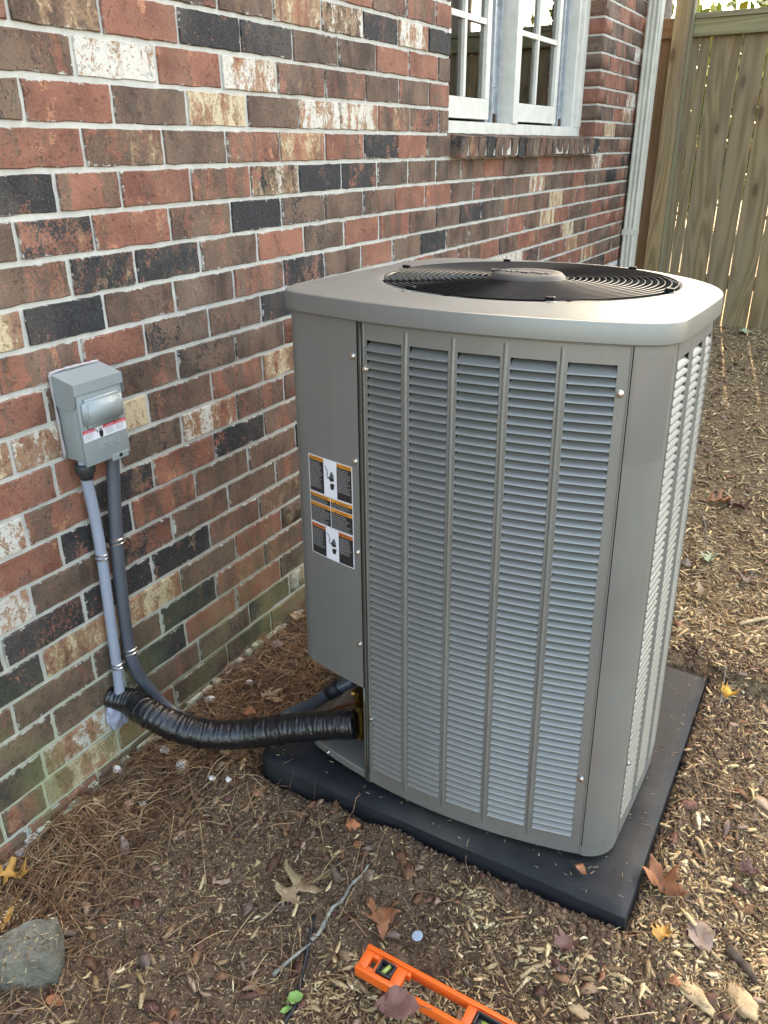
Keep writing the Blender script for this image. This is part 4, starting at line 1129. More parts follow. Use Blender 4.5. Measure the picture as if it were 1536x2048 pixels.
hp = [(262, 1404, .160), (300, 1428, .150), (360, 1456, .125), (430, 1470, .115), (510, 1466, .125), (590, 1455, .150), (655, 1450, .170), (712, 1448, .185)]
hose_pts = [Vector(on_z(*p)) for p in hp]; hose_pts[0].x = max(.03, hose_pts[0].x)
hose_pts = [hose_pts[0]+Vector((-.05, -.02, .012))]+hose_pts
P_ = smooth_path(hose_pts, 30)
def wrink(i, t):
    q = Vector((i*.55, math.cos(t)*1.3, math.sin(t)*1.3)); k = .05 if i > 60 else .028
    return 1+k*mnoise.noise(q)+.03*mnoise.noise(Vector((i*.12, t*.5, 3)))+(.014*math.sin(i*1.15+.9*t) if i < 95 else .008*math.sin(i*1.9+t))
g = MB(); g.tube(P_, [(.026+.008*min(1, i/40)) for i in range(len(P_))], 28, rf=wrink)
hose = g.build('refrigerant_hose', M['tape'], None, True); tag(hose, 'thick black tape wrapped refrigerant hose sagging from wall to unit', 'hose')
for i in (46, 84, 108, 150, 168):
    i = min(i, len(P_)-3); g = MB(); dd = (P_[i+1]-P_[i]).normalized()
    g.tube([P_[i]-dd*.006, P_[i]+dd*.006], .0355 if i > 40 else .031, 28, cap=False); g.build('tape_band', M['tape'], hose, True)
# sealant blob where the lines enter the wall
bm = bmesh.new(); bmesh.ops.create_icosphere(bm, subdivisions=4, radius=1)
for v in bm.verts:
    q = 1+.30*mnoise.noise(v.co*2.1+Vector((4, 1, 0)))+.12*mnoise.noise(v.co*6); v.co = Vector((max(-.1, v.co.x*.020*q), v.co.y*.030*q, v.co.z*.048*q))
me = bpy.data.meshes.new('sealant'); bm.to_mesh(me); bm.free(); me.transform(Matrix.Translation(Vector((.006, 1.012, .128))))
o = link('duct_sealant', me, M['foam'], None, True); tag(o, 'lump of grey sealant where the hose enters the bricks', 'sealant')

# ------------------------------------------------------------------ ground cover
def chips(n, x, y, z, L, Wd, T, ang, pitch, col, curl):
    """n bent splinters; triangular section, 3 stations -> 9 verts"""
    s = np.array([-.5, 0, .5]); V = np.zeros((n, 9, 3)); ca, sa = np.cos(ang), np.sin(ang)
    for i, si in enumerate(s):
        wi = Wd*(1 if i == 1 else rng.uniform(.15, .8, n)); ti = T*(1 if i == 1 else .6)
        for k, (a, b) in enumerate(((-.5, 0), (.5, 0), (rng.uniform(-.3, .3, n), 1))):
            u = si*L; v = a*wi; w = b*ti + curl*L*(si*si*4-.5)*.25 + si*L*pitch
            V[:, i*3+k, 0] = x+u*ca-v*sa; V[:, i*3+k, 1] = y+u*sa+v*ca; V[:, i*3+k, 2] = z+w
    F4 = []; 
    for i in range(2):
        for k in range(3): k2 = (k+1) % 3; F4.append((i*3+k, i*3+k2, i*3+3+k2, i*3+3+k))
    F3 = [(2, 1, 0), (6, 7, 8)]; base = (np.arange(n)*9)[:, None, None]
    f4 = (base+np.array(F4)[None]).reshape(-1, 4); f3 = (base+np.array(F3)[None]).reshape(-1, 3)
    return V.reshape(-1, 3), f4, f3, np.repeat(col, 9, 0)
def inpad(x, y, m=0.0): return (x > PX0-m) & (x < PX1+m) & (y > PY0-m) & (y < PY1+m)
def nzf(x, y, sc, seed): return np.array([fbm(a, b, sc, seed, 2) for a, b in zip(x, y)])
tan = np.array([[.50, .38, .225], [.42, .31, .18], [.33, .235, .135], [.24, .165, .095], [.15, .095, .055], [.10, .062, .038], [.56, .47, .32], [.36, .27, .175]])
def mulch(n, xr, yr, Lr, keep, name, zl=.006, pw=(.14, .18, .2, .17, .12, .08, .05, .06)):
    x = rng.uniform(*xr, n*2); y = rng.uniform(*yr, n*2)
    k = keep(x, y) & ~inpad(x, y, .012) & (x > .012); x, y = x[k][:n], y[k][:n]; n = len(x)
    L = Lr[0]*.45*np.exp(rng.normal(0, 1, n)*.62+np.log(Lr[1]/Lr[0]*.75)); L = np.clip(L, Lr[0]*.3, Lr[1]*2.0); Wd = L*rng.uniform(.12, .5, n)**1.1; Wd = np.minimum(Wd, .012); T = Wd*rng.uniform(.08, .35, n)
    c = tan[rng.choice(8, n, p=np.array(pw)/sum(pw))]*rng.uniform(.9, 1.5, n)[:, None]*np.array([1.05, 1., .92])
    z = gz(x, y)+rng.uniform(-.002, zl, n)
    V, f4, f3, cc = chips(n, x, y, z, L, Wd, T, rng.uniform(0, 6.28, n), rng.normal(0, .22, n), c, rng.normal(0, .5, n))
    o = link(name, mesh_np(name, V, [f4, f3], cc), M['litter']); return tag(o, kind='stuff')
def right_side(x, y):
    t = .86+.10*np.sin(y*9)+.10*np.sin(x*7+y*3); a = np.where(y < 1.05, (x > t) | ((y < .86) & (x > .60+.35*(y-.4))), np.where(y < 2.0, x > 1.20, x > .02)); return a & (rng.uniform(0, 1, len(x)) < 1)
def dens(x, y):  # patchy
    return rng.uniform(0, 1, len(x)) < .45+.75*(.5+.9*np.sin(x*5.1+1.3*np.sin(y*3))*np.sin(y*4.3+x))
tag(mulch(24000, (.55, 1.75), (.45, 1.35), (.010, .026), lambda x, y: right_side(x, y) & dens(x, y), 'wood_chips'), 'tan wood chip mulch on the ground right of the unit')
tag(mulch(40000, (1.0, 2.1), (1.1, 3.0), (.009, .024), lambda x, y: right_side(x, y), 'wood_chips'), 'tan wood chip mulch strip along the unit')
tag(mulch(60000, (.02, 2.6), (2.0, 5.64), (.014, .038), lambda x, y: right_side(x, y), 'wood_chips', .010), 'tan wood chip mulch running back to the fence')
fine_keep = lambda x, y: (rng.uniform(0, 1, len(x)) < np.exp(-(((x-.50)/.24)**2+((y-.80)/.20)**2))*1.0+.10)
tag(mulch(34000, (.05, 1.2), (.40, 1.15), (.0028, .009), fine_keep, 'wood_crumbs', .003, (.30, .16, .12, .10, .06, .04, .30, .06)), 'fine pale wood crumbs scattered over brown soil')
tag(mulch(9000, (.02, 1.2), (.40, 1.75), (.008, .022), lambda x, y: (x < 1.05) & (rng.uniform(0, 1, len(x)) < .8), 'bark_pieces', .006, (.03, .06, .15, .25, .25, .2, .02, .08)), 'brown bark pieces over the soil by the wall')
tag(mulch(1500, (.8, 1.9), (.45, 3.2), (.026, .050), lambda x, y: right_side(x, y), 'wood_shreds', .012, (.3, .25, .15, .1, .05, .03, .1, .1)), 'long torn wood shreds lying on the chips right of the unit')
tag(mulch(260, (.3, 1.0), (.42, 1.1), (.018, .035), lambda x, y: x > .3, 'wood_shreds', .010, (.3, .25, .15, .1, .05, .03, .1, .1)), 'few long wood shreds on the bare soil at the front')
def litter_leaves(n, xr, yr, keep, label):
    x = rng.uniform(*xr, n*2); y = rng.uniform(*yr, n*2); k = keep(x, y) & ~inpad(x, y, .02) & (x > .03); x, y = x[k][:n], y[k][:n]; n = len(x)
    L = rng.uniform(.014, .045, n); c = np.array([[.20, .10, .055], [.13, .06, .045], [.27, .17, .10], [.16, .11, .085], [.30, .20, .14], [.10, .05, .035]])[rng.choice(6, n)]*rng.uniform(.8, 1.4, (n, 1))
    V, f4, f3, cc = chips(n, x, y, gz(x, y)+rng.uniform(.003, .009, n), L, L*rng.uniform(.35, .8, n), L*rng.uniform(.04, .16, n), rng.uniform(0, 6.28, n), rng.normal(0, .22, n), c, rng.normal(0, .9, n))
    tag(link('leaf_litter', mesh_np('leaf_litter', V, [f4, f3], cc), M['litter']), label, kind='stuff')
litter_leaves(420, (.85, 2.1), (.42, 2.2), right_side, 'crumbled brown leaf litter among the near wood chips')
litter_leaves(900, (.05, 2.5), (2.0, 5.6), right_side, 'crumbled brown leaf litter over the far mulch')
litter_leaves(260, (.03, 1.0), (.42, 1.9), lambda x, y: x > 0, 'crumbled leaf litter over soil and needles by the wall')
# soil clods
def clods(n, xr, yr, keep, r0, r1, name):
    x = rng.uniform(*xr, n*3); y = rng.uniform(*yr, n*3); k = keep(x, y) & ~inpad(x, y, .006) & (x > .012); x, y = x[k][:n], y[k][:n]; n = len(x)
    oc = np.array([[1, 0, 0], [-1, 0, 0], [0, 1, 0], [0, -1, 0], [0, 0, 1], [0, 0, -1]], float); R_ = r0+(r1-r0)*rng.random(n)**3
    V = oc[None]*R_[:, None, None]*rng.uniform(.55, 1.25, (n, 6, 1)); V += rng.normal(0, .22, (n, 6, 3))*R_[:, None, None]
    V[..., 0] += x[:, None]; V[..., 1] += y[:, None]; V[..., 2] += (gz(x, y)+R_*.25)[:, None]
    F3 = np.array([(0, 2, 4), (2, 1, 4), (1, 3, 4), (3, 0, 4), (2, 0, 5), (1, 2, 5), (3, 1, 5), (0, 3, 5)]); f = ((np.arange(n)*6)[:, None, None]+F3[None]).reshape(-1, 3)
    c = np.array([.13, .078, .048])*rng.uniform(.45, 1.6, (n, 1))*np.array([1, 1, 1])+rng.uniform(0, .012, (n, 1))
    o = link(name, mesh_np(name, V.reshape(-1, 3), [f], np.repeat(c, 6, 0)), M['clod']); return tag(o, kind='stuff')
tag(clods(45000, (.0, 1.6), (.38, 2.1), lambda x, y: (x < 1.45), .0010, .0065, 'soil_crumbs'), 'dark crumbly soil around the pad')
tag(clods(9000, (.25, 1.5), (.85, 2.25), lambda x, y: inpad(x, y, .16), .002, .009, 'soil_crumbs'), 'freshly dug clods heaped against the pad')
# pine needles
def needles(n, xr, yr, keep, name, zl=.02, Lr=(.05, .12)):
    x = rng.uniform(*xr, n*3); y = rng.uniform(*yr, n*3); k = keep(x, y) & ~inpad(x, y, .03) & (x > .02); x, y = x[k][:n], y[k][:n]; n = len(x)
    L = rng.uniform(*Lr, n); a = rng.uniform(0, 6.28, n); bend = rng.normal(0, .7, n); R_ = rng.uniform(.0006, .0011, n); NS_ = 6
    V = np.zeros((n, NS_, 3, 3)); px, py = x.copy(), y.copy(); za = rng.uniform(0, zl, n); zb_ = rng.uniform(0, zl, n)
    for s in range(NS_):
        u = s/(NS_-1); aa = a+bend*u; zz = np.maximum(gz(np.clip(px, .0, 9), py), 0*px-.2)+.002+za*(1-u)+zb_*u+.006*np.sin(u*3.14)
        px_ = np.maximum(px, .006); padin = inpad(px_, py, 0.0); zz = np.where(padin, np.maximum(zz, PZ+.002), zz)
        rr_ = R_*(1 if s < NS_-1 else .4)
        for k in range(3):
            t = 2.094*k; V[:, s, k, 0] = px_-np.sin(aa)*np.cos(t)*rr_; V[:, s, k, 1] = py+np.cos(aa)*np.cos(t)*rr_; V[:, s, k, 2] = zz+np.sin(t)*rr_
        px = px+np.cos(aa)*L/NS_; py = py+np.sin(aa)*L/NS_
    F4 = np.array([(s*3+k, s*3+(k+1) % 3, s*3+3+(k+1) % 3, s*3+3+k) for s in range(NS_-1) for k in range(3)])
    f = ((np.arange(n)*NS_*3)[:, None, None]+F4[None]).reshape(-1, 4)
    c = np.array([[.22, .12, .065], [.16, .085, .045], [.29, .18, .10], [.11, .06, .035], [.33, .23, .13]])[rng.choice(5, n, p=[.3, .24, .20, .14, .12])]*rng.uniform(.95, 1.7, (n, 1))
    o = link(name, mesh_np(name, V.reshape(-1, 3), [f], np.repeat(c, NS_*3, 0)), M['needle']); return tag(o, kind='stuff')
nk = lambda x, y: rng.uniform(0, 1, len(x)) < np.clip(1.2*np.exp(-((x-.06)/.15)**2)*np.where(y < .98, 1, .35)+.03, 0, 1)
tag(needles(3600, (-.02, 1.0), (.40, 1.08), nk, 'pine_needles'), 'thick brown pine needles against the foot of the wall')
tag(needles(2200, (-.02, .42), (1.05, 2.1), lambda x, y: rng.uniform(0, 1, len(x)) < .9, 'pine_needles', .025), 'pine needles in the corner between wall and unit')
tag(needles(380, (.2, 1.8), (.4, 1.3), lambda x, y: x > .4, 'pine_needles', .012), 'scattered pine needles among soil and chips')
tag(needles(700, (1.2, 2.0), (1.3, 3.2), lambda x, y: x > .4, 'pine_needles', .012), 'sparse pine needles in the mulch beside the unit')
# crumbs lying on the pad
n = 700; x = rng.uniform(PX0+.03, PX1-.01, n); y = rng.uniform(PY0+.01, PY1-.01, n)
k = (np.abs(x-ACX) > .33) | (np.abs(y-ACY) > .33); x, y = x[k], y[k]; n = len(x)
V, f4, f3, cc = chips(n, x, y, np.full(n, PZ+.0015), rng.uniform(.003, .012, n), rng.uniform(.001, .0025, n), rng.uniform(.0005, .001, n), rng.uniform(0, 6.28, n), np.zeros(n), tan[rng.choice(8, n)]*1.0, rng.normal(0, .2, n))
tag(link('pad_debris', mesh_np('pad_debris', V, [f4, f3], cc), M['litter']), 'bits of straw and soil lying on the black pad', kind='stuff')

# ------------------------------------------------------------------ single leaves, sticks, stones
def leaf(name, px, py, length, rot, mat, label, kind='oval', curl=.2, up=.006, tilt=(0, 0), width=None, on=None, lobes=3, seed=0, cat='leaf'):
    r = random.Random(seed+int(px)); W_ = width or {'oval': .55, 'oak': 1.0, 'maple': 1.0}[kind]
    OAK = [(.0, .0), (.10, .02), (.17, .05), (.15, .17), (.24, .25), (.27, .17), (.31, .065), (.38, .055), (.43, .20), (.47, .34), (.60, .40), (.57, .27), (.55, .13), (.62, .075), (.70, .18), (.74, .29), (.86, .31), (.82, .19), (.82, .10), (.90, .11), (.97, .09), (1.0, .0)]
    MAP = [(.0, .0), (.06, .02), (.03, .20), (-.02, .34), (.12, .36), (.20, .47), (.28, .34), (.33, .22), (.44, .34), (.60, .44), (.58, .30), (.66, .26), (.62, .14), (.74, .16), (.80, .12), (.88, .10), (1.0, .0)]
    if kind == 'oval': half = [(q/14, (math.sin(math.pi*min(1, q/14*1.02))**.8*(1-.25*q/14)*.5)*(1+r.uniform(-.09, .09)) if 0 < q < 14 else 0) for q in range(15)]
    else: half = [(a_+(r.uniform(-.015, .015) if 0 < a_ < 1 else 0), b_*r.uniform(.85, 1.15)) for a_, b_ in (OAK if kind == 'oak' else MAP)]
    bm = bmesh.new(); vs_ = [bm.verts.new((a_, b_*W_, 0)) for a_, b_ in half]+[bm.verts.new((a_+r.uniform(-.012, .012), -b_*W_*r.uniform(.85, 1.12), 0)) for a_, b_ in half[-2:0:-1]]
    bm.faces.new(vs_); bmesh.ops.triangulate(bm, faces=list(bm.faces)); bmesh.ops.subdivide_edges(bm, edges=list(bm.edges), cuts=2, use_grid_fill=True); bmesh.ops.triangulate(bm, faces=list(bm.faces))
    ph = r.uniform(0, 6)
    for v in bm.verts:
        x_, y_ = v.co.x, v.co.y
        z_ = curl*1.5*abs(y_)**1.6 + curl*.6*(x_-.5)**2*(1 if seed % 2 else -.6) + .10*curl*math.sin(7*x_+ph)*math.cos(6*y_+ph) + .16*curl*mnoise.noise(Vector((x_*4, y_*5, seed+.5)))
        v.co = ((x_-.5)*length, y_*length, z_*length)
    m_ = MB(); bm.verts.index_update(); m_.add([v.co[:] for v in bm.verts], [[v.index for v in f.verts] for f in bm.faces]); bm.free()
    m_.tube([(-.5*length, 0, curl*.12*length), (-.62*length, .01*length, .0), (-.75*length, .03*length, .0)], length*.010, 6)
    c = Vector(on) if on is not None else at_ground(px, py, up)
    o = m_.build(name, mat, None, True); o.location = c; o.rotation_euler = (tilt[0], tilt[1], rot)
    md = o.modifiers.new('thick', 'SOLIDIFY'); md.thickness = .0007
    return tag(o, label, cat, 'fallen leaves scattered on the ground')
D = math.radians
leaf('oak_leaf', 604, 1766, .150, D(82), M['leaf_tan'], 'large tan lobed oak leaf lying on dark soil left of the pale stick', 'oak', .35, .012, lobes=3, seed=3)
leaf('dry_leaf', 575, 1818, .045, D(200), M['leaf_gray'], 'small pinkish curled leaf scrap just below the big oak leaf', 'oak', .8, .010, seed=2)
leaf('dry_leaf', 1335, 1774, .092, D(-12), M['leaf_orange'], 'rusty orange arched leaf beside the near right corner of the pad', 'maple', 1.5, .016, (D(10), 0), .62, seed=5)
leaf('dry_leaf', 1462, 1386, .045, D(60), M['leaf_yellow'], 'bright yellow crumpled leaf right of the pad on the mulch', 'maple', 1.3, .012, lobes=2, seed=6)
leaf('dry_leaf', 1162, 1718, .034, D(-30), M['leaf_orange'], 'small orange leaf caught under the bottom edge of the unit', 'oval', 1.2, on=(1.120, 1.155, PZ+.010), seed=8)
leaf('dry_leaf', 1503, 1745, .045, D(40), M['leaf_purple'], 'dark red crumpled leaf at the right edge of the photo', 'maple', 1.2, .012, lobes=2, seed=9)
leaf('dry_leaf', 1400, 1872, .072, D(-55), M['leaf_gray'], 'broad pinkish brown leaf flat on wood chips at lower right', 'oval', .5, .014, width=.8, seed=10)
leaf('dry_leaf', 1325, 1868, .045, D(80), M['leaf_ochre'], 'crumpled orange yellow leaf just left of the broad pinkish leaf', 'maple', 1.4, .012, lobes=2, seed=11)
leaf('dry_leaf', 765, 1838, .075, D(-60), M['leaf_orange'], 'dark orange lobed leaf above the end of the orange level', 'maple', .8, .010, lobes=3, seed=12)
leaf('green_leaf', 590, 1998, .032, D(50), M['leaf_green'], 'bright green heart shaped leaf near the bottom edge', 'oval', .6, .012, width=.9, seed=13)
leaf('green_leaf', 572, 2020, .024, D(230), M['leaf_green'], 'small green leaf tip half hidden below the bright green leaf', 'oval', .6, .008, seed=33)
leaf('sage_leaf', 1418, 1112, .075, D(-95), M['leaf_sage'], 'pale sage green lobed leaf on mulch right of the unit', 'oak', .5, .014, lobes=2, seed=14)
leaf('dry_leaf', 20, 1752, .085, D(35), M['leaf_ochre'], 'golden lobed leaf at the left edge above the concrete lump', 'oak', .8, .022, lobes=3, seed=15)
leaf('dry_leaf', 14, 1835, .060, D(-60), M['leaf_ochre'], 'golden leaf strip touching the top of the concrete lump', 'oval', .8, .030, width=.3, seed=16)
leaf('dry_leaf', 1405, 1190, .075, D(-50), M['leaf_tan'], 'curled tan leaf below the sage green leaf', 'oval', 1.6, .018, seed=17)
leaf('dry_leaf', 1372, 1130, .055, D(10), M['leaf_gray'], 'pinkish folded leaf pair close to the unit side', 'oval', 1.4, .012, seed=18)
leaf('dry_leaf', 1488, 1160, .060, D(120), M['leaf_gray'], 'grey brown leaf standing on the mulch near the right edge', 'maple', 1.0, .012, lobes=2, seed=19)
leaf('dry_leaf', 1440, 1000, .110, D(10), M['leaf_orange'], 'rusty branching oak leaf on the mulch midway to the fence', 'oak', .9, .018, lobes=3, seed=20)
leaf('dry_leaf', 1475, 1015, .080, D(160), M['leaf_purple'], 'dark brown leaf tucked behind the rusty oak leaf', 'maple', .9, .010, lobes=3, seed=21)
leaf('dry_leaf', 200, 1600, .040, D(120), M['leaf_tan'], 'small tan leaf against the foot of the brick wall', 'oval', 1.0, .014, width=.8, seed=22)
leaf('dry_leaf', 545, 1395, .085, D(-15), M['leaf_tan'], 'tan lobed leaf on needles behind the black hose', 'oak', .6, .016, lobes=3, seed=23)
leaf('dry_leaf', 498, 1425, .045, D(20), M['leaf_orange'], 'orange brown leaf right behind the sag of the hose', 'oval', .8, .02, width=.8, seed=24)
leaf('dry_leaf', 595, 1235, .060, D(15), M['leaf_tan'], 'pale tan leaf in the corner between bricks and unit', 'oval', .8, .020, seed=25)
leaf('dry_leaf', 560, 1290, .050, D(70), M['leaf_gray'], 'grey leaf scrap on the needles behind the unit corner', 'maple', .8, .018, lobes=2, seed=26)
leaf('dry_leaf', 480, 1512, .085, D(-5), M['leaf_tan'], 'brown leaf tucked under the sag of the black hose', 'maple', .6, .010, lobes=3, seed=27)
leaf('dry_leaf', 440, 1490, .055, D(60), M['leaf_sage'], 'olive leaf beneath the black hose', 'oval', .9, .014, seed=28)
leaf('dry_leaf', 110, 2005, .040, D(10), M['leaf_orange'], 'small orange brown leaf below the concrete lump', 'oval', .8, .010, seed=29)
leaf('dry_leaf', 1350, 1965, .03, D(10), M['leaf_orange'], 'tiny red brown leaf among chips near the bottom edge', 'oval', 1.0, .012, seed=34)
leaf('dry_leaf', 1135, 1880, .050, D(80), M['leaf_purple'], 'purple brown leaf among the chips right of the level', 'maple', .6, .010, lobes=2, seed=30)
leaf('dry_leaf', 1395, 745, .10, D(20), M['leaf_purple'], 'dark leaf on the far mulch close behind the unit', 'oval', .7, .02, seed=31)
leaf('dry_leaf', 1490, 664, .12, D(20), M['leaf_sage'], 'grey green leaf at the foot of the fence', 'oval', .7, .02, seed=32)
leaf('dry_leaf', 250, 1700, .060, D(-40), M['leaf_gray'], 'weathered grey leaf edge on in the pine needles', 'oval', 1.2, .012, width=.4, seed=35)
def stick(name, pts, r, mat, label, cat='stick', up=.006, taper_=.5, n=8):
    P_ = [at_ground(x, y, up+r) for x, y in pts] if len(pts[0]) == 2 else [Vector(p) for p in pts]
    P_ = smooth_path(P_, 8) if len(P_) > 2 else [P_[0].lerp(P_[1], i/10) for i in range(11)]
    rs = [r*(1-(1-taper_)*i/(len(P_)-1))*(1+.45*mnoise.noise(Vector((i*.55, r*900, 0)))) for i in range(len(P_))]
    g = MB(); g.tube(P_, rs, n, rf=lambda i, t: 1+.12*math.sin(3*t+i)); return tag(g.build(name, mat, None, True), label, cat, 'sticks and splinters on the ground')
stick('fallen_stick', [(622, 1880), (640, 1862), (663, 1818), (684, 1800), (702, 1770), (724, 1749), (737, 1729)], .0048, M['bark_pale'], 'pale grey lichen speckled stick lying on the soil')
stick('fallen_stick', [(545, 1950), (585, 1915), (622, 1886)], .0042, M['bark_pale'], 'shorter grey stick end nearer the green leaf')
stick('cable_scrap', [(568, 2047), (590, 2010), (600, 1965), (612, 1915), (628, 1830)], .0042, M['rubber'], 'black cable half buried in litter beside the sticks', 'cable', .002, .9)
stick('bark_splinter', [(1455, 1895), (1485, 1925), (1512, 1960)], .0105, M['bark_dark'], 'dark weathered bark splinter in the chips at lower right', 'bark', .004, .5, 6)
stick('twig', [(1400, 1020), (1410, 1050), (1413, 1100)], .0026, M['bark'], 'thin bent twig rising to the sage green leaf', 'twig')
stick('twig', [(1452, 1330), (1446, 1375), (1438, 1420)], .0022, M['bark'], 'thin upright twig beside the yellow leaf', 'twig')
stick('twig', [(1385, 1330), (1398, 1350), (1412, 1362)], .0024, M['bark'], 'short pale twig behind the far corner of the pad', 'twig')
stick('wood_splinter', [(1478, 1248), (1510, 1240), (1560, 1232)], .0075, M['splinter'], 'long fresh pale wood splinter at the right edge', 'wood splinter', .006, .7, 5)
stick('wood_splinter', [(1040, 1955), (1066, 1935)], .0045, M['splinter'], 'short pale cut splinter right of the orange level', 'wood splinter', .006, .9, 4)
stick('pine_twig', [(400, 1640), (405, 1690), (412, 1770)], .0016, M['splinter'], 'long straight straw on the soil in the middle', 'straw', .004, .8)
def lump(name, px, py, s, mat, label, cat, seed=0, up=0, sub=3, rough_=.35, rot=0, box_=False):
    bm = bmesh.new()
    if box_:
        bmesh.ops.create_cube(bm, size=2); bmesh.ops.subdivide_edges(bm, edges=list(bm.edges), cuts=7, use_grid_fill=True)
    else: bmesh.ops.create_icosphere(bm, subdivisions=sub, radius=1)
    for v in bm.verts:
        d = v.co.copy(); q = 1+rough_*.9*mnoise.noise(Vector((d.x*2+seed, d.y*9, d.z*4)))+rough_*1.1*mnoise.noise(d*1.4+Vector((seed, 0, seed)))+rough_*.4*mnoise.noise(d*4+Vector((seed, 3, 0))); v.co = Vector((d.x*s[0]*q, d.y*s[1]*q, d.z*s[2]*q))
    me = bpy.data.meshes.new(name); bm.to_mesh(me); bm.free(); o = link(name, me, mat, None, not box_); o.location = at_ground(px, py, up); o.rotation_euler = (0, 0, rot); return tag(o, label, cat)
lump('wood_chunk', 1385, 1985, (.040, .016, .006), M['splinter'], 'flat pale torn wood slab among chips at the bottom right', 'wood chip', 1, .006, rot=D(-30))
lump('wood_chunk', 1482, 2000, (.034, .020, .008), M['splinter'], 'second pale wood slab nearest the bottom right corner', 'wood chip', 2, .006, rot=D(-45))
lump('wood_chunk', 1155, 2020, (.022, .009, .005), M['splinter'], 'short tan wood slab near the bottom edge below the pad', 'wood chip', 7, .006, rot=D(-5))
lump('clay_clod', 706, 1650, (.017, .013, .012), M['clay'], 'orange clay clod crumbling beside the front of the pad', 'clod', 3, .006)
lump('clay_clod', 716, 1690, (.010, .008, .007), M['clay'], 'smaller orange clay crumb just below the larger clod', 'clod', 4, .003)
for (px, py, s, mt, lb) in ((366, 1530, .015, 'plaster', 'largest off white plaster lump under the black hose'), (425, 1556, .008, 'plaster', 'small white plaster crumb left of the pair near the pad'), (457, 1559, .008, 'plaster', 'small white plaster crumb right of the pair near the pad'),
                            (258, 1605, .010, 'plaster_pink', 'pink plaster lump on the needles near the wall'), (252, 1582, .008, 'plaster', 'pale flake right behind the pink plaster lump'), (235, 1540, .012, 'plaster', 'white flaked plaster at the base of the bricks'),
                            (330, 1500, .011, 'plaster', 'pinkish white flake heap close under the hose'), (420, 1398, .012, 'plaster', 'pale flake in the needles behind the hose by the wall'), (500, 1365, .012, 'plaster', 'pale curled flake in the needles behind the hose sag'), (285, 1607, .007, 'plaster', 'white crumbs right of the pink plaster lump')):
    lump('plaster_bit', px, py, (s*1.2, s*.9, s*.6), M[mt], lb, 'plaster', px, s*.5+.006, 2, .6)
g = MB(); g.lathe([(.0105, 0), (.0105, .0015), (.009, .0018)], (0, 0, 0), 24); o = g.build('metal_slug', M['disc'], None); o.location = at_ground(835, 1872, .014); o.rotation_euler = (D(12), D(-8), 0); tag(o, 'round blue grey metal disc on the soil above the orange level', 'metal disc')
# concrete lump at the left edge
bm = bmesh.new(); top = [(0, 1868), (60, 1842), (118, 1824), (112, 1895), (104, 1935), (40, 1945), (-60, 1950), (-90, 1880)]
tp = [Vector(on_z(x-6, y+2 if y < 1900 else y-26, .022)) for x, y in top]; cc = sum(tp, Vector())/len(tp)
m_ = MB(); V = []
for lv, (zz, e) in enumerate(((.022, .90), (.018, 1.0), (-.02, 1.04), (-.09, 1.02))):
    for i, p in enumerate(tp): V.append((cc.x+(p.x-cc.x)*e, cc.y+(p.y-cc.y)*e, zz+(.006*math.sin(i*2.1) if lv < 2 else 0)))
n = len(tp); m_.add(V, [(q*n+i, (q+1)*n+i, (q+1)*n+(i+1) % n, q*n+(i+1) % n) for q in range(3) for i in range(n)]+[tuple(range(n))])
o = m_.build('concrete_lump', M['concrete'], None, recalc=True)
md = o.modifiers.new('s', 'SUBSURF'); md.levels = 3; md.render_levels = 3; md.subdivision_type = 'SIMPLE'
tx = bpy.data.textures.new('chunk', 'CLOUDS'); tx.noise_scale = .03; dm = o.modifiers.new('d', 'DISPLACE'); dm.texture = tx; dm.strength = .012; dm.texture_coords = 'GLOBAL'
tag(o, 'grey green lump of broken concrete at the left edge of the ground', 'concrete')

n = 170; q = rng.uniform(0, 1, (n, 2)); cx_ = cc.x-.10+.17*q[:, 0]; cy_ = cc.y-.07+.14*q[:, 1]
V, f4, f3, c_ = chips(n, cx_, cy_, np.full(n, .024), rng.uniform(.003, .014, n), rng.uniform(.0012, .0035, n), rng.uniform(.0005, .0015, n), rng.uniform(0, 6.28, n), rng.normal(0, .1, n), tan[rng.choice(8, n)], rng.normal(0, .2, n))
tag(link('lump_debris', mesh_np('lump_debris', V, [f4, f3], c_), M['litter']), 'straw bits and crumbs lying on the concrete lump', kind='stuff')
# ------------------------------------------------------------------ orange spirit level
a0 = Vector(on_z(738, 1886, .035)); a1 = Vector(on_z(1040, 2043, .035)); dl = (a1-a0); ang = math.atan2(dl.y, dl.x)
lev = empty('spirit_level', a0, 'bright orange plastic spirit level lying on its side in the wood chips', 'spirit level')
lev.rotation_euler = (D(3), D(1.5), ang)
H_, TK, LN = .052, .024, .61     # blade height (local -y), thickness z
def lpart(name, boxes, mat, bv=.0012, parent=None):
    g = MB()
    for b in boxes: g.bbox(*b, bv)
    me = g.mesh(name); me.materials.append(mat); o = bpy.data.objects.new(name, me); COL.objects.link(o); o.parent = parent or lev; autosmooth(o, 40); return o
lpart('rail', [(0, LN, -.0085, 0, -TK, 0)], M['orange']); lpart('rail', [(0, .086, -H_, -H_+.0085, -TK, 0), (.0861, LN, -H_, -H_+.0085, -TK, 0)], M['orange'])
zt_, zb_ = -.0035, -TK+.004
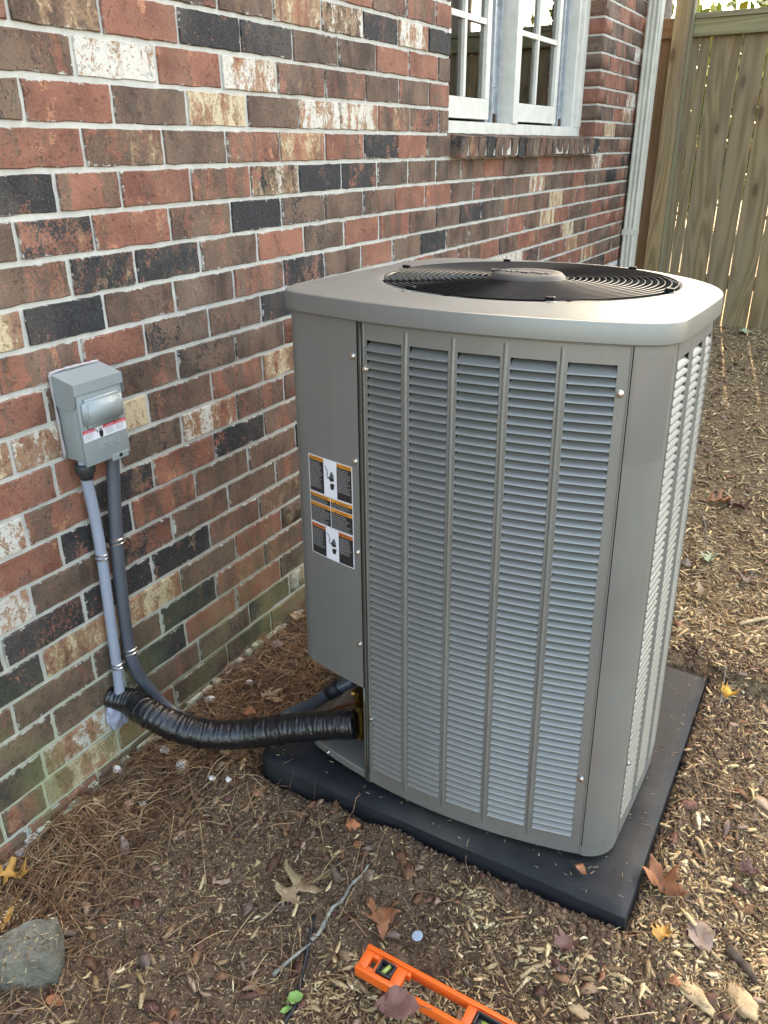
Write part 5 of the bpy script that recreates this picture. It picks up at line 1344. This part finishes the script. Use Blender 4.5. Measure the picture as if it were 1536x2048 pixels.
web = [(.0002, .018, -H_+.0086, -.0086, zb_, zt_), (.0181, .030, -.017, -.0086, zb_, zt_), (.0181, .030, -H_+.0086, -H_+.016, zb_, zt_), (.0301, .036, -H_+.0086, -.0086, zb_, zt_), (.0361, .066, -.0125, -.0086, zb_, zt_), (.0361, .066, -H_+.0086, -H_+.0115, zb_, zt_),
       (.0661, .086, -H_+.0086, -.0086, zb_, zt_), (.0861, .094, -.017, -.0086, zb_, zt_),
       (.205, .222, -H_+.0086, -.0086, zb_, zt_), (.2221, .30, -.012, -.0086, zb_, zt_), (.3001, .33, -H_+.0086, -.0086, zb_, zt_), (.45, .61, -H_+.0086, -.0086, zb_, zt_)]
for w_ in web: lpart('web', [w_], M['orange_in'])
for (xa_, xb_) in ((.0365, .0655), (.225, .297)):
    ya_, yb_ = (-H_+.012, -.013)
    fr = [(xa_, xb_, yb_-.0035, yb_, -.018, .0015), (xa_, xb_, ya_, ya_+.0035, -.018, .0015), (xa_, xa_+.0035, ya_+.0036, yb_-.0036, -.018, .0015), (xb_-.0035, xb_, ya_+.0036, yb_-.0036, -.018, .0015)]
    vf = lpart('vial_frame', fr, M['level_black'], .001)
    g = MB(); xm, ym = (xa_+xb_)/2, (ya_+yb_)/2
    if xb_-xa_ < .04: g.tube([(xm-.003, ya_+.004, -.005), (xm+.003, yb_-.004, -.005)], .0042, 14)
    else: g.tube([(xa_+.012, ym, -.005), (xb_-.012, ym, -.005)], .0042, 14)
    me = g.mesh('vial'); me.materials.append(M['vial']); v_ = bpy.data.objects.new('vial', me); COL.objects.link(v_); v_.parent = vf; me.polygons.foreach_set('use_smooth', [True]*len(me.polygons))
    lpart('vial_back', [(xa_+.004, xb_-.004, ya_+.004, yb_-.004, -.018, -.014)], M['clearpl'], .0005, vf)
p = at_ground(800, 2012, .0)
leaf('dry_leaf', 0, 0, .078, D(205), M['leaf_purple'], 'dark purple brown leaf lying across the lower rail of the level', 'oval', .35, on=(on_z(795, 2010, .045)), width=.8, seed=40)

# ------------------------------------------------------------------ trees beyond the fence
def tree(x, y, ht, crown, n, label, cat, seed, cols, size=.09, trunk=True, group=None):
    r = np.random.default_rng(seed); t = empty('tree' if trunk else 'shrub', (x, y, .3), label, cat, group)
    lim = []
    if trunk:
        g = MB(); g.tube(smooth_path([(x, y, .0), (x+.05, y, ht*.3), (x-.08, y+.1, ht*.6), (x, y, ht*.92)], 6), [.17-.15*i/18 for i in range(19)], 10); g.build('trunk', M['bark'], t, True)
        for k in range(12):
            a = r.uniform(0, 6.28); z0 = ht*r.uniform(.35, .8); L = r.uniform(.8, 1.9); e = (x+L*math.cos(a), y+L*math.sin(a), z0+r.uniform(.3, 1.1))
            g = MB(); g.tube(smooth_path([(x, y, z0), ((x+e[0])/2, (y+e[1])/2, z0+.2), e], 5), [.05-.004*i for i in range(11)], 6); g.build('limb', M['bark'], t, True)
    C = []
    for (cx, cy, cz, rx, ry, rz, w) in crown: C.append(w)
    C = np.array(C)/sum(C); pick = r.choice(len(crown), n, p=C); cr = np.array([c[:6] for c in crown])[pick]
    d = r.normal(0, 1, (n, 3)); d /= np.linalg.norm(d, axis=1)[:, None]; rad = r.uniform(.25, 1, n)**.5
    # clumps
    cen = r.normal(0, 1, (60, 3)); cen /= np.linalg.norm(cen, axis=1)[:, None]; cen *= r.uniform(.5, .95, (60, 1))
    P_ = d*rad[:, None]; cl = r.integers(0, 60, n); P_ = np.where((r.random(n) < .6)[:, None], cen[cl]+r.normal(0, .12, (n, 3)), P_)
    P_ = np.array([x, y, 0])+cr[:, :3]+P_*cr[:, 3:6]
    u = r.normal(0, 1, (n, 3)); u /= np.linalg.norm(u, axis=1)[:, None]; v = np.cross(u, r.normal(0, 1, (n, 3))); v /= np.linalg.norm(v, axis=1)[:, None]; s = size*r.uniform(.6, 1.3, (n, 1))
    V = np.stack([P_-u*s, P_+v*s*.5, P_+u*s, P_-v*s*.5], 1).reshape(-1, 3)
    f = np.arange(n*4).reshape(n, 4); c = np.array(cols)[r.integers(0, len(cols), n)]*r.uniform(.7, 1.3, (n, 1))
    me = mesh_np('crown', V, [f], np.repeat(c, 4, 0)); link('crown', me, M['leafgreen'], t); return t
G1 = [(.06, .10, .02), (.09, .13, .03), (.14, .16, .03), (.20, .19, .04)]; G2 = [(.18, .20, .03), (.26, .24, .04), (.12, .17, .03)]
tree(-1.0, 9.6, 11, [(0, 0, 8.3, 3.2, 2.0, 2.1, 1.3), (.6, 0, 10.2, 2.6, 1.8, 1.8, 1)], 26000, 'tall leafy tree beyond the fence seen only as light above it', 'tree', 1, G1, .15)
tree(3.2, 10.4, 10.5, [(0, 0, 8.4, 2.6, 2.0, 2.4, 1), (.3, 0, 10.4, 2.2, 1.8, 1.6, .7)], 15000, 'second tall tree beyond the fence to the right', 'tree', 2, G1, .15)
tree(1.2, 12.5, 3, [(0, 0, 1.9, 2.6, 1.0, 1.6, 1), (-2.5, .3, 1.8, 1.8, 1.0, 1.5, .6)], 9000, 'sunny yellow green shrubs showing over the top of the fence', 'shrub', 3, G2, .10, False)
